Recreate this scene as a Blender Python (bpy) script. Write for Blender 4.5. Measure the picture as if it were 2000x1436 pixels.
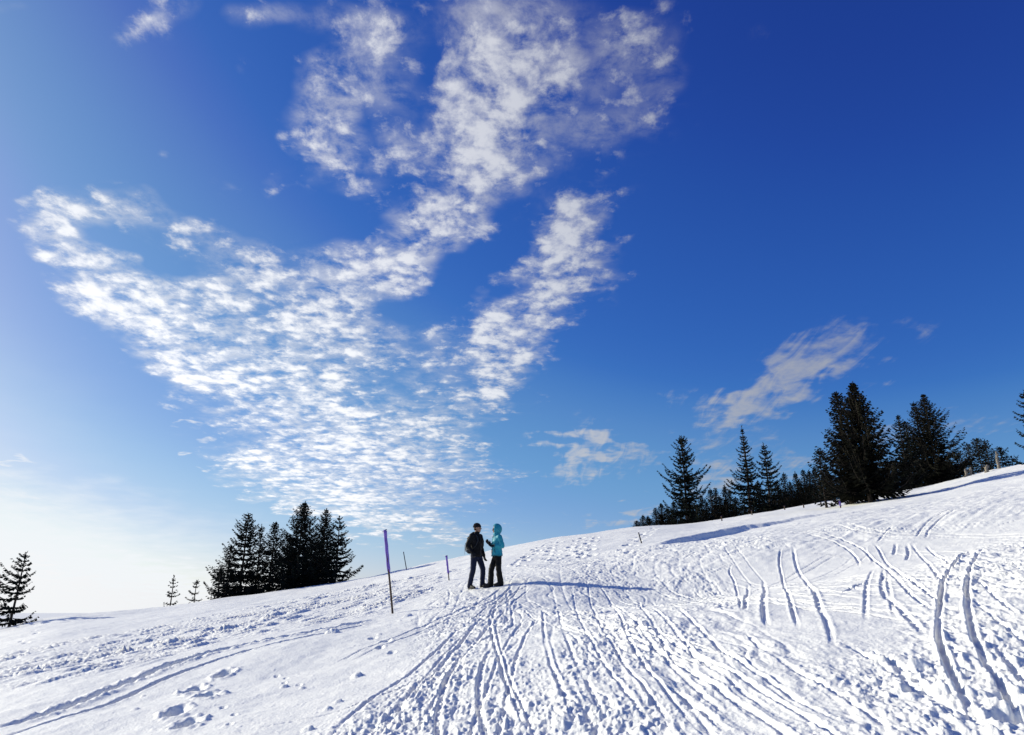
import bpy, bmesh, math, random
import numpy as np
from mathutils import Vector, Matrix

for o in list(bpy.data.objects):
    bpy.data.objects.remove(o)
scene = bpy.context.scene
COL = scene.collection

# ------------------------------------------------------------------ camera
PITCH = math.radians(18.5)
EYE = 1.6
FPX = 1430.0                       # focal length in pixels of a 2000 px wide frame
cam_d = bpy.data.cameras.new("camera")
cam_d.sensor_width = 36.0
cam_d.lens = FPX / 2000.0 * 36.0
cam_d.clip_start = 0.05
cam_d.clip_end = 60000.0
cam = bpy.data.objects.new("camera", cam_d)
COL.objects.link(cam)
cam.location = (0.0, 0.0, EYE)
cam.rotation_euler = (math.radians(90) + PITCH, 0.0, 0.0)
scene.camera = cam

# ------------------------------------------------------------------ sun, sky, exposure
SUN_AZ = math.radians(-66.0)       # from +Y, clockwise positive
SUN_EL = math.radians(22.5)
SUN_DIR = Vector((math.sin(SUN_AZ) * math.cos(SUN_EL), math.cos(SUN_AZ) * math.cos(SUN_EL), math.sin(SUN_EL)))
sun_d = bpy.data.lights.new("sun", 'SUN')
sun_d.energy = 5.0
sun_d.angle = math.radians(0.53)
sun_d.color = (1.0, 0.95, 0.76)
sun = bpy.data.objects.new("sun", sun_d)
COL.objects.link(sun)
sun.rotation_euler = (-SUN_DIR).to_track_quat('-Z', 'Y').to_euler()
sun.location = SUN_DIR * 200.0

vs = scene.view_settings
scene.display_settings.display_device = 'sRGB'
vs.view_transform = 'Standard'
vs.look = 'None'
vs.exposure = 0.09
vs.gamma = 1.0
vs.use_curve_mapping = False
scene.cycles.max_bounces = 6
scene.cycles.diffuse_bounces = 4
scene.cycles.transparent_max_bounces = 8

world = bpy.data.worlds.new("World")
scene.world = world
world.use_nodes = True
WT = world.node_tree
WT.nodes.clear()


def wn(kind, **kw):
    n = WT.nodes.new(kind)
    for k, v in kw.items():
        setattr(n, k, v)
    return n


def wl(a, b):
    WT.links.new(a, b)


def wmath(op, a, b=None, c=None, clamp=False):
    n = wn('ShaderNodeMath', operation=op, use_clamp=clamp)
    for i, x in enumerate((a, b, c)):
        if x is None:
            continue
        if isinstance(x, (int, float)):
            n.inputs[i].default_value = x
        else:
            wl(x, n.inputs[i])
    return n.outputs[0]


def wvmath(op, a, b=None, out=0):
    n = wn('ShaderNodeVectorMath', operation=op)
    for i, x in enumerate((a, b)):
        if x is None:
            continue
        if isinstance(x, (tuple, list)):
            n.inputs[i].default_value = x
        else:
            wl(x, n.inputs[i])
    return n.outputs[out]


def wsmooth(x, lo, hi, a=0.0, b=1.0):
    n = wn('ShaderNodeMapRange', interpolation_type='SMOOTHSTEP')
    wl(x, n.inputs['Value'])
    n.inputs['From Min'].default_value = lo
    n.inputs['From Max'].default_value = hi
    n.inputs['To Min'].default_value = a
    n.inputs['To Max'].default_value = b
    return n.outputs[0]


sky = wn('ShaderNodeTexSky', sky_type='NISHITA')
sky.sun_disc = False
sky.sun_elevation = SUN_EL
sky.sun_rotation = SUN_AZ
sky.altitude = 1600.0
sky.air_density = 1.0
sky.dust_density = 2.0
sky.ozone_density = 3.0
world.cycles.sampling_method = 'MANUAL'
world.cycles.sample_map_resolution = 256
# one tone response over the whole sky, as the camera rendered it: deep blues, soft highlights


def lin(c):
    c /= 255.0
    return c / 12.92 if c <= 0.04045 else ((c + 0.055) / 1.055) ** 2.4


SKY_EXP = 2.0 ** vs.exposure
s_in = wn('ShaderNodeVectorMath', operation='SCALE')
s_in.inputs['Scale'].default_value = 0.1 * 2.0 ** 0.25 * 0.25
wl(sky.outputs[0], s_in.inputs[0])
tone = wn('ShaderNodeRGBCurve')
RESP = [
    [(75, 31), (81, 36), (104, 58), (113, 82), (143, 121), (178, 172), (192, 191), (210, 212), (225, 229), (255, 248)],
    [(101, 66), (108, 77), (136, 112), (139, 120), (164, 156), (179, 167), (208, 201), (225, 216), (238, 230), (255, 246)],
    [(138, 150), (147, 162), (176, 189), (182, 194), (204, 210), (212, 217), (230, 228), (248, 238), (255, 242)],
]
for ci, pts in enumerate(RESP):
    cur = tone.mapping.curves[ci]
    pp = [(lin(a_) * 0.25, lin(b_) * 0.5) for a_, b_ in pts] + [(0.5, 0.5 * lin(250)), (1.0, 0.5 * lin(252))]
    cur.points[0].location = (0, 0)
    cur.points[1].location = pp[-1]
    for x_, y_ in pp[:-1]:
        cur.points.new(x_, y_)
tone.mapping.update()
wl(s_in.outputs[0], tone.inputs['Color'])
s_out = wn('ShaderNodeVectorMath', operation='SCALE')
s_out.inputs['Scale'].default_value = 2.0 * 10.0 / SKY_EXP
wl(tone.outputs[0], s_out.inputs[0])
bg_sky = wn('ShaderNodeBackground')
bg_sky.inputs['Strength'].default_value = 0.1
wl(s_out.outputs[0], bg_sky.inputs['Color'])

tc = wn('ShaderNodeTexCoord')
dirv = tc.outputs['Generated']
sep = wn('ShaderNodeSeparateXYZ')
wl(dirv, sep.inputs[0])
# cloud deck coordinates: where the line of sight meets a level deck (softened near the horizon)
zk = wmath('ADD', wmath('MAXIMUM', sep.outputs['Z'], 0.0), 0.105)
deck = wn('ShaderNodeCombineXYZ')
wl(wmath('DIVIDE', sep.outputs['X'], zk), deck.inputs[0])
wl(wmath('DIVIDE', sep.outputs['Y'], zk), deck.inputs[1])
deck = deck.outputs[0]
# sky chart coordinates: a flat chart of the northern sky, centred at 18.5 degrees altitude
F0 = (0.0, math.cos(PITCH), math.sin(PITCH))
U0 = (0.0, -math.sin(PITCH), math.cos(PITCH))
dF = wmath('MAXIMUM', wvmath('DOT_PRODUCT', dirv, F0, out=1), 0.05)
chart = wn('ShaderNodeCombineXYZ')
wl(wmath('DIVIDE', sep.outputs['X'], dF), chart.inputs[0])
wl(wmath('DIVIDE', wvmath('DOT_PRODUCT', dirv, U0, out=1), dF), chart.inputs[1])
chart0 = chart.outputs[0]
# ragged borders: bend the chart a little with noise
wob = wn('ShaderNodeTexNoise', noise_dimensions='2D')
wob.inputs['Scale'].default_value = 5.0
wob.inputs['Detail'].default_value = 3.0
wl(deck, wob.inputs['Vector'])
woff = wvmath('MULTIPLY', wvmath('SUBTRACT', wob.outputs['Color'], (0.5, 0.5, 0.5)), (0.12, 0.085, 0.0))
chart = wvmath('ADD', chart0, woff)


def ellipse_field(items, base=None):
    """sum of soft ellipses on the sky chart; items: (u, v, half length, half width, angle, weight)"""
    acc = base
    for u, v, a, b, ang, w in items:
        m = wn('ShaderNodeMapping', vector_type='TEXTURE')
        m.inputs['Location'].default_value = ((u - 1000) / FPX, (718 - v) / FPX, 0)
        m.inputs['Rotation'].default_value = (0, 0, math.radians(ang))
        m.inputs['Scale'].default_value = (a / FPX, b / FPX, 1)
        wl(chart, m.inputs['Vector'])
        g = wn('ShaderNodeTexGradient', gradient_type='SPHERICAL')
        wl(m.outputs[0], g.inputs[0])
        n = wn('ShaderNodeMath', operation='MULTIPLY_ADD')
        wl(g.outputs['Fac'], n.inputs[0])
        n.inputs[1].default_value = w
        if acc is None:
            n.inputs[2].default_value = 0.0
        else:
            wl(acc, n.inputs[2])
        acc = n.outputs[0]
    return acc


# main field of altocumulus: (u, v, half length, half width, counter-clockwise angle, weight)
CLOUDS = [
    # western arm
    (110, 470, 130, 55, -25, 1.3), (200, 525, 190, 70, -28, 2.0), (330, 590, 200, 85, -25, 2.3), (260, 560, 170, 45, -28, 1.0),
    (170, 410, 140, 65, 5, 1.4), (300, 430, 130, 55, -12, 0.8), (400, 455, 90, 40, -15, 0.55),
    (150, 590, 120, 40, -25, 1.0), (260, 640, 150, 70, -30, 1.1), (420, 530, 90, 60, -20, 1.15), (520, 520, 110, 60, -10, 0.6), (400, 460, 100, 45, -15, 0.5),
    (510, 540, 100, 70, -10, 1.0), (440, 620, 120, 60, -15, 0.9), (500, 470, 70, 40, 0, 0.5),
    (340, 700, 150, 75, -30, 1.1), (430, 760, 150, 90, -20, 0.95),
    # the broad field above the groves
    (520, 700, 210, 130, -15, 0.85), (640, 760, 230, 150, -15, 0.8), (560, 870, 220, 120, -8, 0.85),
    (720, 870, 260, 130, -8, 0.85), (860, 880, 190, 110, -10, 0.8), (620, 960, 230, 70, -8, 0.8),
    (800, 955, 260, 70, -6, 0.8), (500, 920, 130, 50, -6, 0.7), (650, 650, 170, 75, -20, 0.65), (490, 890, 100, 40, -5, 0.6),
    (760, 700, 120, 80, -10, 0.45), (560, 985, 120, 20, -6, 0.9), (880, 800, 120, 50, 10, 0.5),
    (780, 1025, 220, 36, -3, 0.9), (880, 1048, 200, 30, -2, 0.9), (700, 1000, 190, 45, -8, 0.8), (960, 925, 100, 30, -8, 0.5),
    # middle arm
    (640, 570, 130, 120, 30, 1.0), (740, 530, 160, 105, 30, 1.2), (830, 450, 180, 105, 45, 1.2),
    (900, 370, 140, 95, 60, 1.0), (960, 300, 160, 130, 60, 1.0), (1000, 210, 180, 150, 80, 1.0),
    (990, 90, 190, 140, 90, 0.95), (900, 20, 150, 120, 0, 0.75), (1100, 40, 170, 130, 0, 0.8),
    (1120, 190, 140, 120, 60, 0.8), (1115, 305, 65, 60, 90, 0.65), (700, 640, 120, 65, -10, 0.75),
    (880, 230, 120, 80, 50, 0.7), (1040, 330, 90, 75, 60, 0.7),
    # loose flocks to its left
    (640, 230, 120, 85, 70, 1.38), (690, 130, 120, 90, 70, 1.26), (620, 150, 70, 55, 60, 0.78), (640, 20, 160, 75, 0, 1.02),
    (760, 60, 110, 70, -30, 0.90), (770, 190, 110, 85, 40, 0.96), (740, 310, 130, 65, -10, 0.90),
    (620, 310, 75, 55, 0, 0.84), (690, 370, 110, 38, -10, 0.72), (800, 290, 90, 55, -20, 0.78),
    (540, 340, 35, 60, 15, 0.72), (445, 370, 35, 30, 0, 0.60), (490, 25, 90, 60, 20, 0.96), (320, 35, 110, 60, 25, 1.02),
    (460, 160, 40, 40, 0, 0.48), (20, 5, 80, 40, 0, 0.54),
    # eastern arm
    (1110, 440, 120, 90, 40, 1.25), (1120, 520, 130, 100, 45, 1.2), (1050, 590, 150, 95, 50, 1.15),
    (980, 640, 150, 85, 50, 1.0), (1000, 700, 130, 100, 60, 1.1), (950, 770, 95, 75, 40, 1.0), (850, 700, 70, 115, 0, 1.05),
    (1170, 490, 90, 35, 25, 0.75), (1170, 390, 60, 50, 50, 0.45),
    # flocks in the east
    (1245, 110, 125, 110, -20, 1.25), (1225, 250, 130, 65, 0, 1.05), (1310, 20, 130, 70, -10, 0.42), (1290, 200, 90, 50, 30, 0.4),
    (1190, 300, 60, 40, -20, 0.5), (1330, 150, 70, 50, 0, 0.3),
]
# thin, wind-drawn veils
VEILS = [
    (1420, 820, 110, 40, 42, 1.0), (1510, 760, 150, 55, 28, 1.2), (1620, 705, 130, 50, 18, 1.0), (1560, 730, 190, 85, 25, 0.5),
    (1360, 805, 55, 40, 20, 0.8), (1600, 650, 130, 40, 30, 0.45), (1820, 630, 90, 22, 30, 0.4), (1720, 745, 70, 18, 20, 0.4),
    (1140, 872, 75, 38, -12, 1.3), (1210, 888, 110, 22, -4, 0.9), (1125, 920, 70, 36, 10, 0.9), (1230, 918, 80, 22, 0, 0.5),
    (1075, 858, 70, 14, 0, 0.6), (1230, 1022, 110, 28, 8, 1.0), (1400, 940, 70, 50, 10, 1.1), (1545, 912, 80, 32, -5, 0.8), (1150, 820, 60, 25, 0, 0.3),
    (1745, 850, 70, 45, 0, 0.7), (1900, 832, 160, 24, 3, 0.5), (1470, 870, 90, 40, 20, 0.45), (1500, 70, 60, 30, 0, 0.22),
    (30, 900, 40, 18, -45, 1.0), (370, 840, 40, 9, -3, 1.0), (375, 893, 32, 8, -3, 1.0), (225, 690, 45, 9, -8, 0.8), (330, 285, 35, 18, -20, 0.4),
    (60, 985, 170, 60, -10, 0.35), (120, 1170, 380, 60, -5, 2.0), (0, 1120, 220, 60, -4, 1.0), (250, 1190, 300, 40, -8, 1.0), (1000, 1022, 400, 8, 2, 0.25),
]
n_big = wn('ShaderNodeTexNoise', noise_dimensions='2D')
n_big.inputs['Scale'].default_value = 4.2
n_big.inputs['Detail'].default_value = 2.0
wl(deck, n_big.inputs['Vector'])
n_fine = wn('ShaderNodeTexNoise', noise_dimensions='2D')
n_fine.inputs['Scale'].default_value = 11.6
n_fine.inputs['Detail'].default_value = 8.0
n_fine.inputs['Roughness'].default_value = 0.66
n_fine.inputs['Distortion'].default_value = 0.15
wl(deck, n_fine.inputs['Vector'])
n_det = wn('ShaderNodeTexNoise', noise_dimensions='2D')
n_det.inputs['Scale'].default_value = 38.0
n_det.inputs['Detail'].default_value = 5.0
n_det.inputs['Roughness'].default_value = 0.62
wl(wvmath('MULTIPLY', deck, (1.0, 0.75, 1.0)), n_det.inputs['Vector'])
# puffs: rounded cells, warped
cw = wvmath('ADD', deck, wvmath('MULTIPLY', wvmath('SUBTRACT', n_fine.outputs['Color'], (0.5, 0.5, 0.5)), (0.06, 0.06, 0.0)))
cell = wn('ShaderNodeTexVoronoi', voronoi_dimensions='2D', feature='SMOOTH_F1')
cell.inputs['Scale'].default_value = 15.5
cell.inputs['Smoothness'].default_value = 0.45
cell.inputs['Detail'].default_value = 1.0
cell.inputs['Roughness'].default_value = 0.45
wl(cw, cell.inputs['Vector'])
puff = wmath('SUBTRACT', 0.55, cell.outputs['Distance'])

cov = wmath('MINIMUM', ellipse_field(CLOUDS), 1.3)
slant = wsmooth(sep.outputs['Z'], 0.62, 0.12)          # longer path through the deck towards the horizon
# thickness of the deck
thick = wmath('MULTIPLY_ADD', wmath('SUBTRACT', n_det.outputs['Fac'], 0.5), 1.15, wmath('MULTIPLY_ADD', wmath('SUBTRACT', n_fine.outputs['Fac'], 0.5), 2.7,
              wmath('MULTIPLY_ADD', wmath('SUBTRACT', n_big.outputs['Fac'], 0.5), 1.5,
                    wmath('MULTIPLY_ADD', puff, 0.85, wmath('MULTIPLY_ADD', cov, 0.98, -0.47)))))
thick = wmath('MULTIPLY', thick, wsmooth(cov, 0.0, 0.35))
a_main = wmath('MULTIPLY', wsmooth(thick, -0.10, 1.42), wsmooth(cov, 0.0, 0.22))
# thin film between the puffs
film = wmath('MULTIPLY', wsmooth(cov, 0.25, 1.3), wsmooth(n_fine.outputs['Fac'], 0.26, 0.70, 0.0, 0.72))
a_main = wmath('MAXIMUM', a_main, film)
# veils: stretched noise
vm = wn('ShaderNodeMapping')
vm.inputs['Rotation'].default_value = (0, 0, math.radians(-38))
vm.inputs['Scale'].default_value = (16.0, 3.4, 1.0)
wl(deck, vm.inputs['Vector'])
n_veil = wn('ShaderNodeTexNoise', noise_dimensions='2D')
n_veil.inputs['Scale'].default_value = 1.0
n_veil.inputs['Detail'].default_value = 7.0
n_veil.inputs['Roughness'].default_value = 0.58
n_veil.inputs['Distortion'].default_value = 0.8
wl(vm.outputs[0], n_veil.inputs['Vector'])
vcov = wmath('MINIMUM', ellipse_field(VEILS), 1.1)
veil = wmath('MULTIPLY_ADD', wmath('SUBTRACT', n_veil.outputs['Fac'], 0.5), 1.5,
             wmath('MULTIPLY_ADD', wmath('SUBTRACT', n_fine.outputs['Fac'], 0.5), 1.1, wmath('MULTIPLY_ADD', vcov, 0.9, -0.12)))
a_veil = wmath('MULTIPLY', wmath('MULTIPLY', wsmooth(veil, 0.0, 1.25), wsmooth(vcov, 0.02, 0.3)), 0.85)
# milky bank of haze low in the west
HAZE = [(-60, 1170, 760, 260, 0, 1.35), (150, 1185, 620, 110, -4, 0.9), (-150, 1000, 480, 480, 0, 0.4)]
hz = wsmooth(ellipse_field(HAZE), 0.0, 1.1, 0.0, 0.92)
alpha = wmath('MAXIMUM', wmath('MULTIPLY', a_main, wmath('MULTIPLY_ADD', slant, 0.16, 0.82)), a_veil)
alpha = wmath('MULTIPLY', alpha, wsmooth(wvmath('DOT_PRODUCT', dirv, F0, out=1), 0.1, 0.4))
# sunlit water droplets: brighter towards the sun (forward scattering), whiter where thicker
cosun = wvmath('DOT_PRODUCT', dirv, tuple(SUN_DIR), out=1)
phase = wsmooth(cosun, 0.1, 0.85, 0.47, 0.92)
body = wmath('MULTIPLY', wsmooth(thick, 0.1, 1.5, 0.84, 1.10), wmath('MULTIPLY_ADD', slant, 0.26, 0.90))
c_col = wn('ShaderNodeMix', data_type='RGBA')
wl(wsmooth(cosun, 0.1, 0.8), c_col.inputs['Factor'])
c_col.inputs[6].default_value = (0.84, 0.89, 1.0, 1)
c_col.inputs[7].default_value = (0.98, 0.985, 1.0, 1)
bg_cl = wn('ShaderNodeBackground')
wl(c_col.outputs[2], bg_cl.inputs['Color'])
wl(wmath('MULTIPLY', phase, body), bg_cl.inputs['Strength'])
bg_hz = wn('ShaderNodeBackground')
bg_hz.inputs['Color'].default_value = (0.93, 0.965, 1.0, 1)
bg_hz.inputs['Strength'].default_value = 0.90
mix0 = wn('ShaderNodeMixShader')
wl(hz, mix0.inputs[0])
wl(bg_sky.outputs[0], mix0.inputs[1])
wl(bg_hz.outputs[0], mix0.inputs[2])
mixs = wn('ShaderNodeMixShader')
wl(alpha, mixs.inputs[0])
wl(mix0.outputs[0], mixs.inputs[1])
wl(bg_cl.outputs[0], mixs.inputs[2])
wo = wn('ShaderNodeOutputWorld')
wl(mixs.outputs[0], wo.inputs['Surface'])

# ------------------------------------------------------------------ helpers: noise, mesh building, pixel -> ground
def _hash(ix, iy, seed):
    h = (ix.astype(np.uint32) * np.uint32(374761393) + iy.astype(np.uint32) * np.uint32(668265263)
         + np.uint32((seed * 2246822519 + 12345) & 0xFFFFFFFF))
    h ^= h >> np.uint32(13)
    h *= np.uint32(1274126177)
    h ^= h >> np.uint32(16)
    return h


_ANG = np.linspace(0, 2 * np.pi, 256, endpoint=False)
_GX = np.cos(_ANG).astype(np.float32)
_GY = np.sin(_ANG).astype(np.float32)


def perlin(x, y, seed=0):
    """2-D gradient noise, about -1 to 1"""
    x0 = np.floor(x); y0 = np.floor(y)
    fx = (x - x0).astype(np.float32); fy = (y - y0).astype(np.float32)
    ix = x0.astype(np.int64); iy = y0.astype(np.int64)
    u = fx * fx * fx * (fx * (fx * 6 - 15) + 10)
    v = fy * fy * fy * (fy * (fy * 6 - 15) + 10)

    def g(dx, dy):
        k = _hash(ix + dx, iy + dy, seed) & np.uint32(255)
        return _GX[k] * (fx - dx) + _GY[k] * (fy - dy)
    a = g(0, 0); b = g(1, 0); c = g(0, 1); d = g(1, 1)
    return ((a + u * (b - a)) * (1 - v) + (c + u * (d - c)) * v) * 1.5


def fbm(x, y, octv, seed=0, gain=0.5):
    s = 0.0; amp = 1.0
    for o in range(octv):
        s = s + amp * perlin(x * 2.03 ** o + 17.3 * o, y * 2.03 ** o - 9.1 * o, seed + o)
        amp *= gain
    return s


def sstep(x, a, b):
    t = np.clip((x - a) / (b - a), 0, 1)
    return t * t * (3 - 2 * t)


def pix_dir(u, v):
    s, c = math.sin(PITCH), math.cos(PITCH)
    a = u - 1000.0; b = 718.0 - v
    return np.array([a, FPX * c - b * s, FPX * s + b * c])


# the slope: a tilted sheet of snow up to a rounded crest about 60 m away, measured as the skyline over azimuth
GX, GY = 0.16, 0.111
SKYLINE = [(-300, 1300), (0, 1230), (100, 1207), (200, 1197), (300, 1187), (420, 1171), (500, 1161), (600, 1147), (700, 1131), (790, 1111), (880, 1092),
           (1000, 1066), (1100, 1048), (1200, 1036), (1245, 1030), (1380, 1019), (1500, 998), (1620, 979), (1700, 968), (1830, 949),
           (1900, 926), (2000, 906), (2300, 840)]
_saz = []; _st = []
for _u, _v in SKYLINE:
    _d = pix_dir(_u, _v)
    _saz.append(math.atan2(_d[0], _d[1])); _st.append(_d[2] / math.hypot(_d[0], _d[1]))
_saz = np.array(_saz); _st = np.array(_st)
# round the measured polyline off so that no crease runs down the slope
_fa = np.linspace(_saz[0], _saz[-1], 600)
_ft = np.interp(_fa, _saz, _st)
_k = np.exp(-0.5 * (np.arange(-45, 46) * (_fa[1] - _fa[0]) / 0.022) ** 2); _k /= _k.sum()
_pad = np.concatenate([2 * _ft[0] - _ft[45:0:-1], _ft, 2 * _ft[-1] - _ft[-2:-47:-1]])
_saz, _st = _fa, np.convolve(_pad, _k, 'valid')


def crest_r(az):
    return 60.0 + 10.0 * sstep(az, 0.15, 0.6) - 6.0 * sstep(-az, 0.2, 0.6)


def macro(x, y):
    """height of the undisturbed snow surface"""
    r = np.hypot(x, y) + 1e-6
    az = np.arctan2(x, y)
    R = crest_r(az)
    azc = np.clip(az, _saz[0], _saz[-1])
    T = np.interp(azc, _saz, _st)
    g = GX * np.sin(azc) + GY * np.cos(azc)
    Tpl = g - EYE / R
    corr = (T - Tpl) * R * sstep(r, 16.0, R)
    front = np.minimum(r, R)
    z = (GX * np.sin(az) + GY * np.cos(az)) * front + corr
    # rounded shoulder and far side of the hill
    over = np.maximum(r - R, 0)
    z = z + T * over - 0.0045 * over ** 2 / (1 + over / 60.0)
    # far valley floor, gently rising to the horizon
    far = sstep(r, 260.0, 900.0)
    zf = -70.0 + 66.0 * sstep(r, 900.0, 9000.0)
    z = z * (1 - far) + zf * far
    # level shelf where the pair stands and the trough to the right of it
    z = z - 0.76 * np.exp(-(((x - 4.4) / np.where(x < 4.4, 3.7, 8.0)) ** 2 + ((y - 17.8) / 4.6) ** 2)) * sstep(x, -3.5, 0.8)
    # behind the photographer the hill runs on downwards
    return z


_GA = {}


def ground_at(u, v, rmax=75.0):
    """ground point seen at pixel (u, v) of the 2000 x 1436 photograph"""
    if (u, v) not in _GA:
        _GA[(u, v)] = _ground_at(u, v, rmax)
    return _GA[(u, v)].copy()


def _ground_at(u, v, rmax):
    d = pix_dir(u, v)
    h = math.hypot(d[0], d[1])
    rs = np.exp(np.linspace(math.log(2.0), math.log(rmax), 1800))
    xs = d[0] / h * rs; ys = d[1] / h * rs
    dz = EYE + d[2] / h * rs - macro(xs, ys)
    k = np.where(dz < 0)[0]
    if len(k) == 0:
        k = [int(np.argmin(dz))]
    i = k[0]
    return np.array([xs[i], ys[i]])


def new_mesh(name, verts, faces, smooth=True):
    me = bpy.data.meshes.new(name)
    verts = np.asarray(verts, dtype=np.float32)
    faces = np.asarray(faces, dtype=np.int32)
    me.vertices.add(len(verts))
    me.vertices.foreach_set('co', verts.ravel())
    n, k = faces.shape
    me.loops.add(n * k)
    me.loops.foreach_set('vertex_index', faces.ravel())
    me.polygons.add(n)
    me.polygons.foreach_set('loop_start', np.arange(0, n * k, k, dtype=np.int32))
    me.polygons.foreach_set('loop_total', np.full(n, k, dtype=np.int32))
    if smooth:
        me.polygons.foreach_set('use_smooth', np.ones(n, dtype=bool))
    me.update(calc_edges=True)
    return me


def link(name, data, mat=None, parent=None):
    o = bpy.data.objects.new(name, data)
    COL.objects.link(o)
    if mat is not None and data is not None and not data.materials:
        data.materials.append(mat)
    if parent is not None:
        o.parent = parent
    return o


def tag(o, label, cat, group=None):
    o['label'] = label
    o['category'] = cat
    if group:
        o['group'] = group
    return o


# ------------------------------------------------------------------ materials
def principled(name, col, rough=0.7, noise=None, bump=None, spec=0.3):
    """noise: (scale, dark colour, detail); bump: (scale, strength, distance)"""
    m = bpy.data.materials.new(name)
    m.use_nodes = True
    nt = m.node_tree
    b = nt.nodes['Principled BSDF']
    b.inputs['Base Color'].default_value = (*col, 1)
    b.inputs['Roughness'].default_value = rough
    b.inputs['Specular IOR Level'].default_value = spec
    t = nt.nodes.new('ShaderNodeTexCoord')
    if noise:
        n = nt.nodes.new('ShaderNodeTexNoise')
        n.inputs['Scale'].default_value = noise[0]
        n.inputs['Detail'].default_value = noise[2]
        nt.links.new(t.outputs['Object'], n.inputs['Vector'])
        r = nt.nodes.new('ShaderNodeValToRGB')
        r.color_ramp.elements[0].position = 0.35
        r.color_ramp.elements[1].position = 0.68
        r.color_ramp.elements[0].color = (*noise[1], 1)
        r.color_ramp.elements[1].color = (*col, 1)
        nt.links.new(n.outputs['Fac'], r.inputs['Fac'])
        nt.links.new(r.outputs['Color'], b.inputs['Base Color'])
    if bump:
        n = nt.nodes.new('ShaderNodeTexNoise')
        n.inputs['Scale'].default_value = bump[0]
        n.inputs['Detail'].default_value = 4.0
        nt.links.new(t.outputs['Object'], n.inputs['Vector'])
        k = nt.nodes.new('ShaderNodeBump')
        k.inputs['Strength'].default_value = bump[1]
        k.inputs['Distance'].default_value = bump[2]
        nt.links.new(n.outputs['Fac'], k.inputs['Height'])
        nt.links.new(k.outputs['Normal'], b.inputs['Normal'])
    return m


M = {}
M['snow'] = principled('snow', (0.90, 0.895, 0.865), 0.62, noise=(0.35, (0.87, 0.87, 0.845), 3.0), bump=(30.0, 0.7, 0.016), spec=0.25)

# ------------------------------------------------------------------ the snow: tracks, ruts, churned piste
def smooth_line(pts, n=8):
    """Catmull-Rom through the points"""
    P = np.array(pts, dtype=float)
    if len(P) == 2:
        return P
    Q = np.vstack([2 * P[0] - P[1], P, 2 * P[-1] - P[-2]])
    out = []
    for i in range(1, len(Q) - 2):
        p0, p1, p2, p3 = Q[i - 1], Q[i], Q[i + 1], Q[i + 2]
        for t in np.linspace(0, 1, n, endpoint=False):
            out.append(0.5 * ((2 * p1) + (-p0 + p2) * t + (2 * p0 - 5 * p1 + 4 * p2 - p3) * t * t + (-p0 + 3 * p1 - 3 * p2 + p3) * t ** 3))
    out.append(P[-1])
    return np.array(out)


def pix_line(pts, n=6):
    return smooth_line([ground_at(u, v) for u, v in pts], n)


def line_dist(x, y, L, margin):
    """indices near polyline L, signed distance (left of travel positive) and position 0..1 along it"""
    lo = L.min(0) - margin; hi = L.max(0) + margin
    idx = np.where((x > lo[0]) & (x < hi[0]) & (y > lo[1]) & (y < hi[1]))[0]
    if len(idx) == 0:
        return idx, None, None, 0
    px = x[idx]; py = y[idx]
    best = np.full(len(idx), 1e9); sd = np.zeros(len(idx)); al = np.zeros(len(idx))
    seg = np.hypot(*(L[1:] - L[:-1]).T)
    cum = np.concatenate([[0], np.cumsum(seg)])
    tot = cum[-1]
    for i in range(len(L) - 1):
        a = L[i]; d = L[i + 1] - a; l2 = d @ d + 1e-12
        t = np.clip(((px - a[0]) * d[0] + (py - a[1]) * d[1]) / l2, 0, 1)
        qx = px - a[0] - t * d[0]; qy = py - a[1] - t * d[1]
        q = qx * qx + qy * qy
        m = q < best
        best = np.where(m, q, best)
        cr = d[0] * qy - d[1] * qx
        sd = np.where(m, np.where(cr >= 0, 1.0, -1.0), sd)
        al = np.where(m, (cum[i] + t * seg[i]), al)
    return idx, np.sqrt(best) * sd, al, tot


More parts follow.
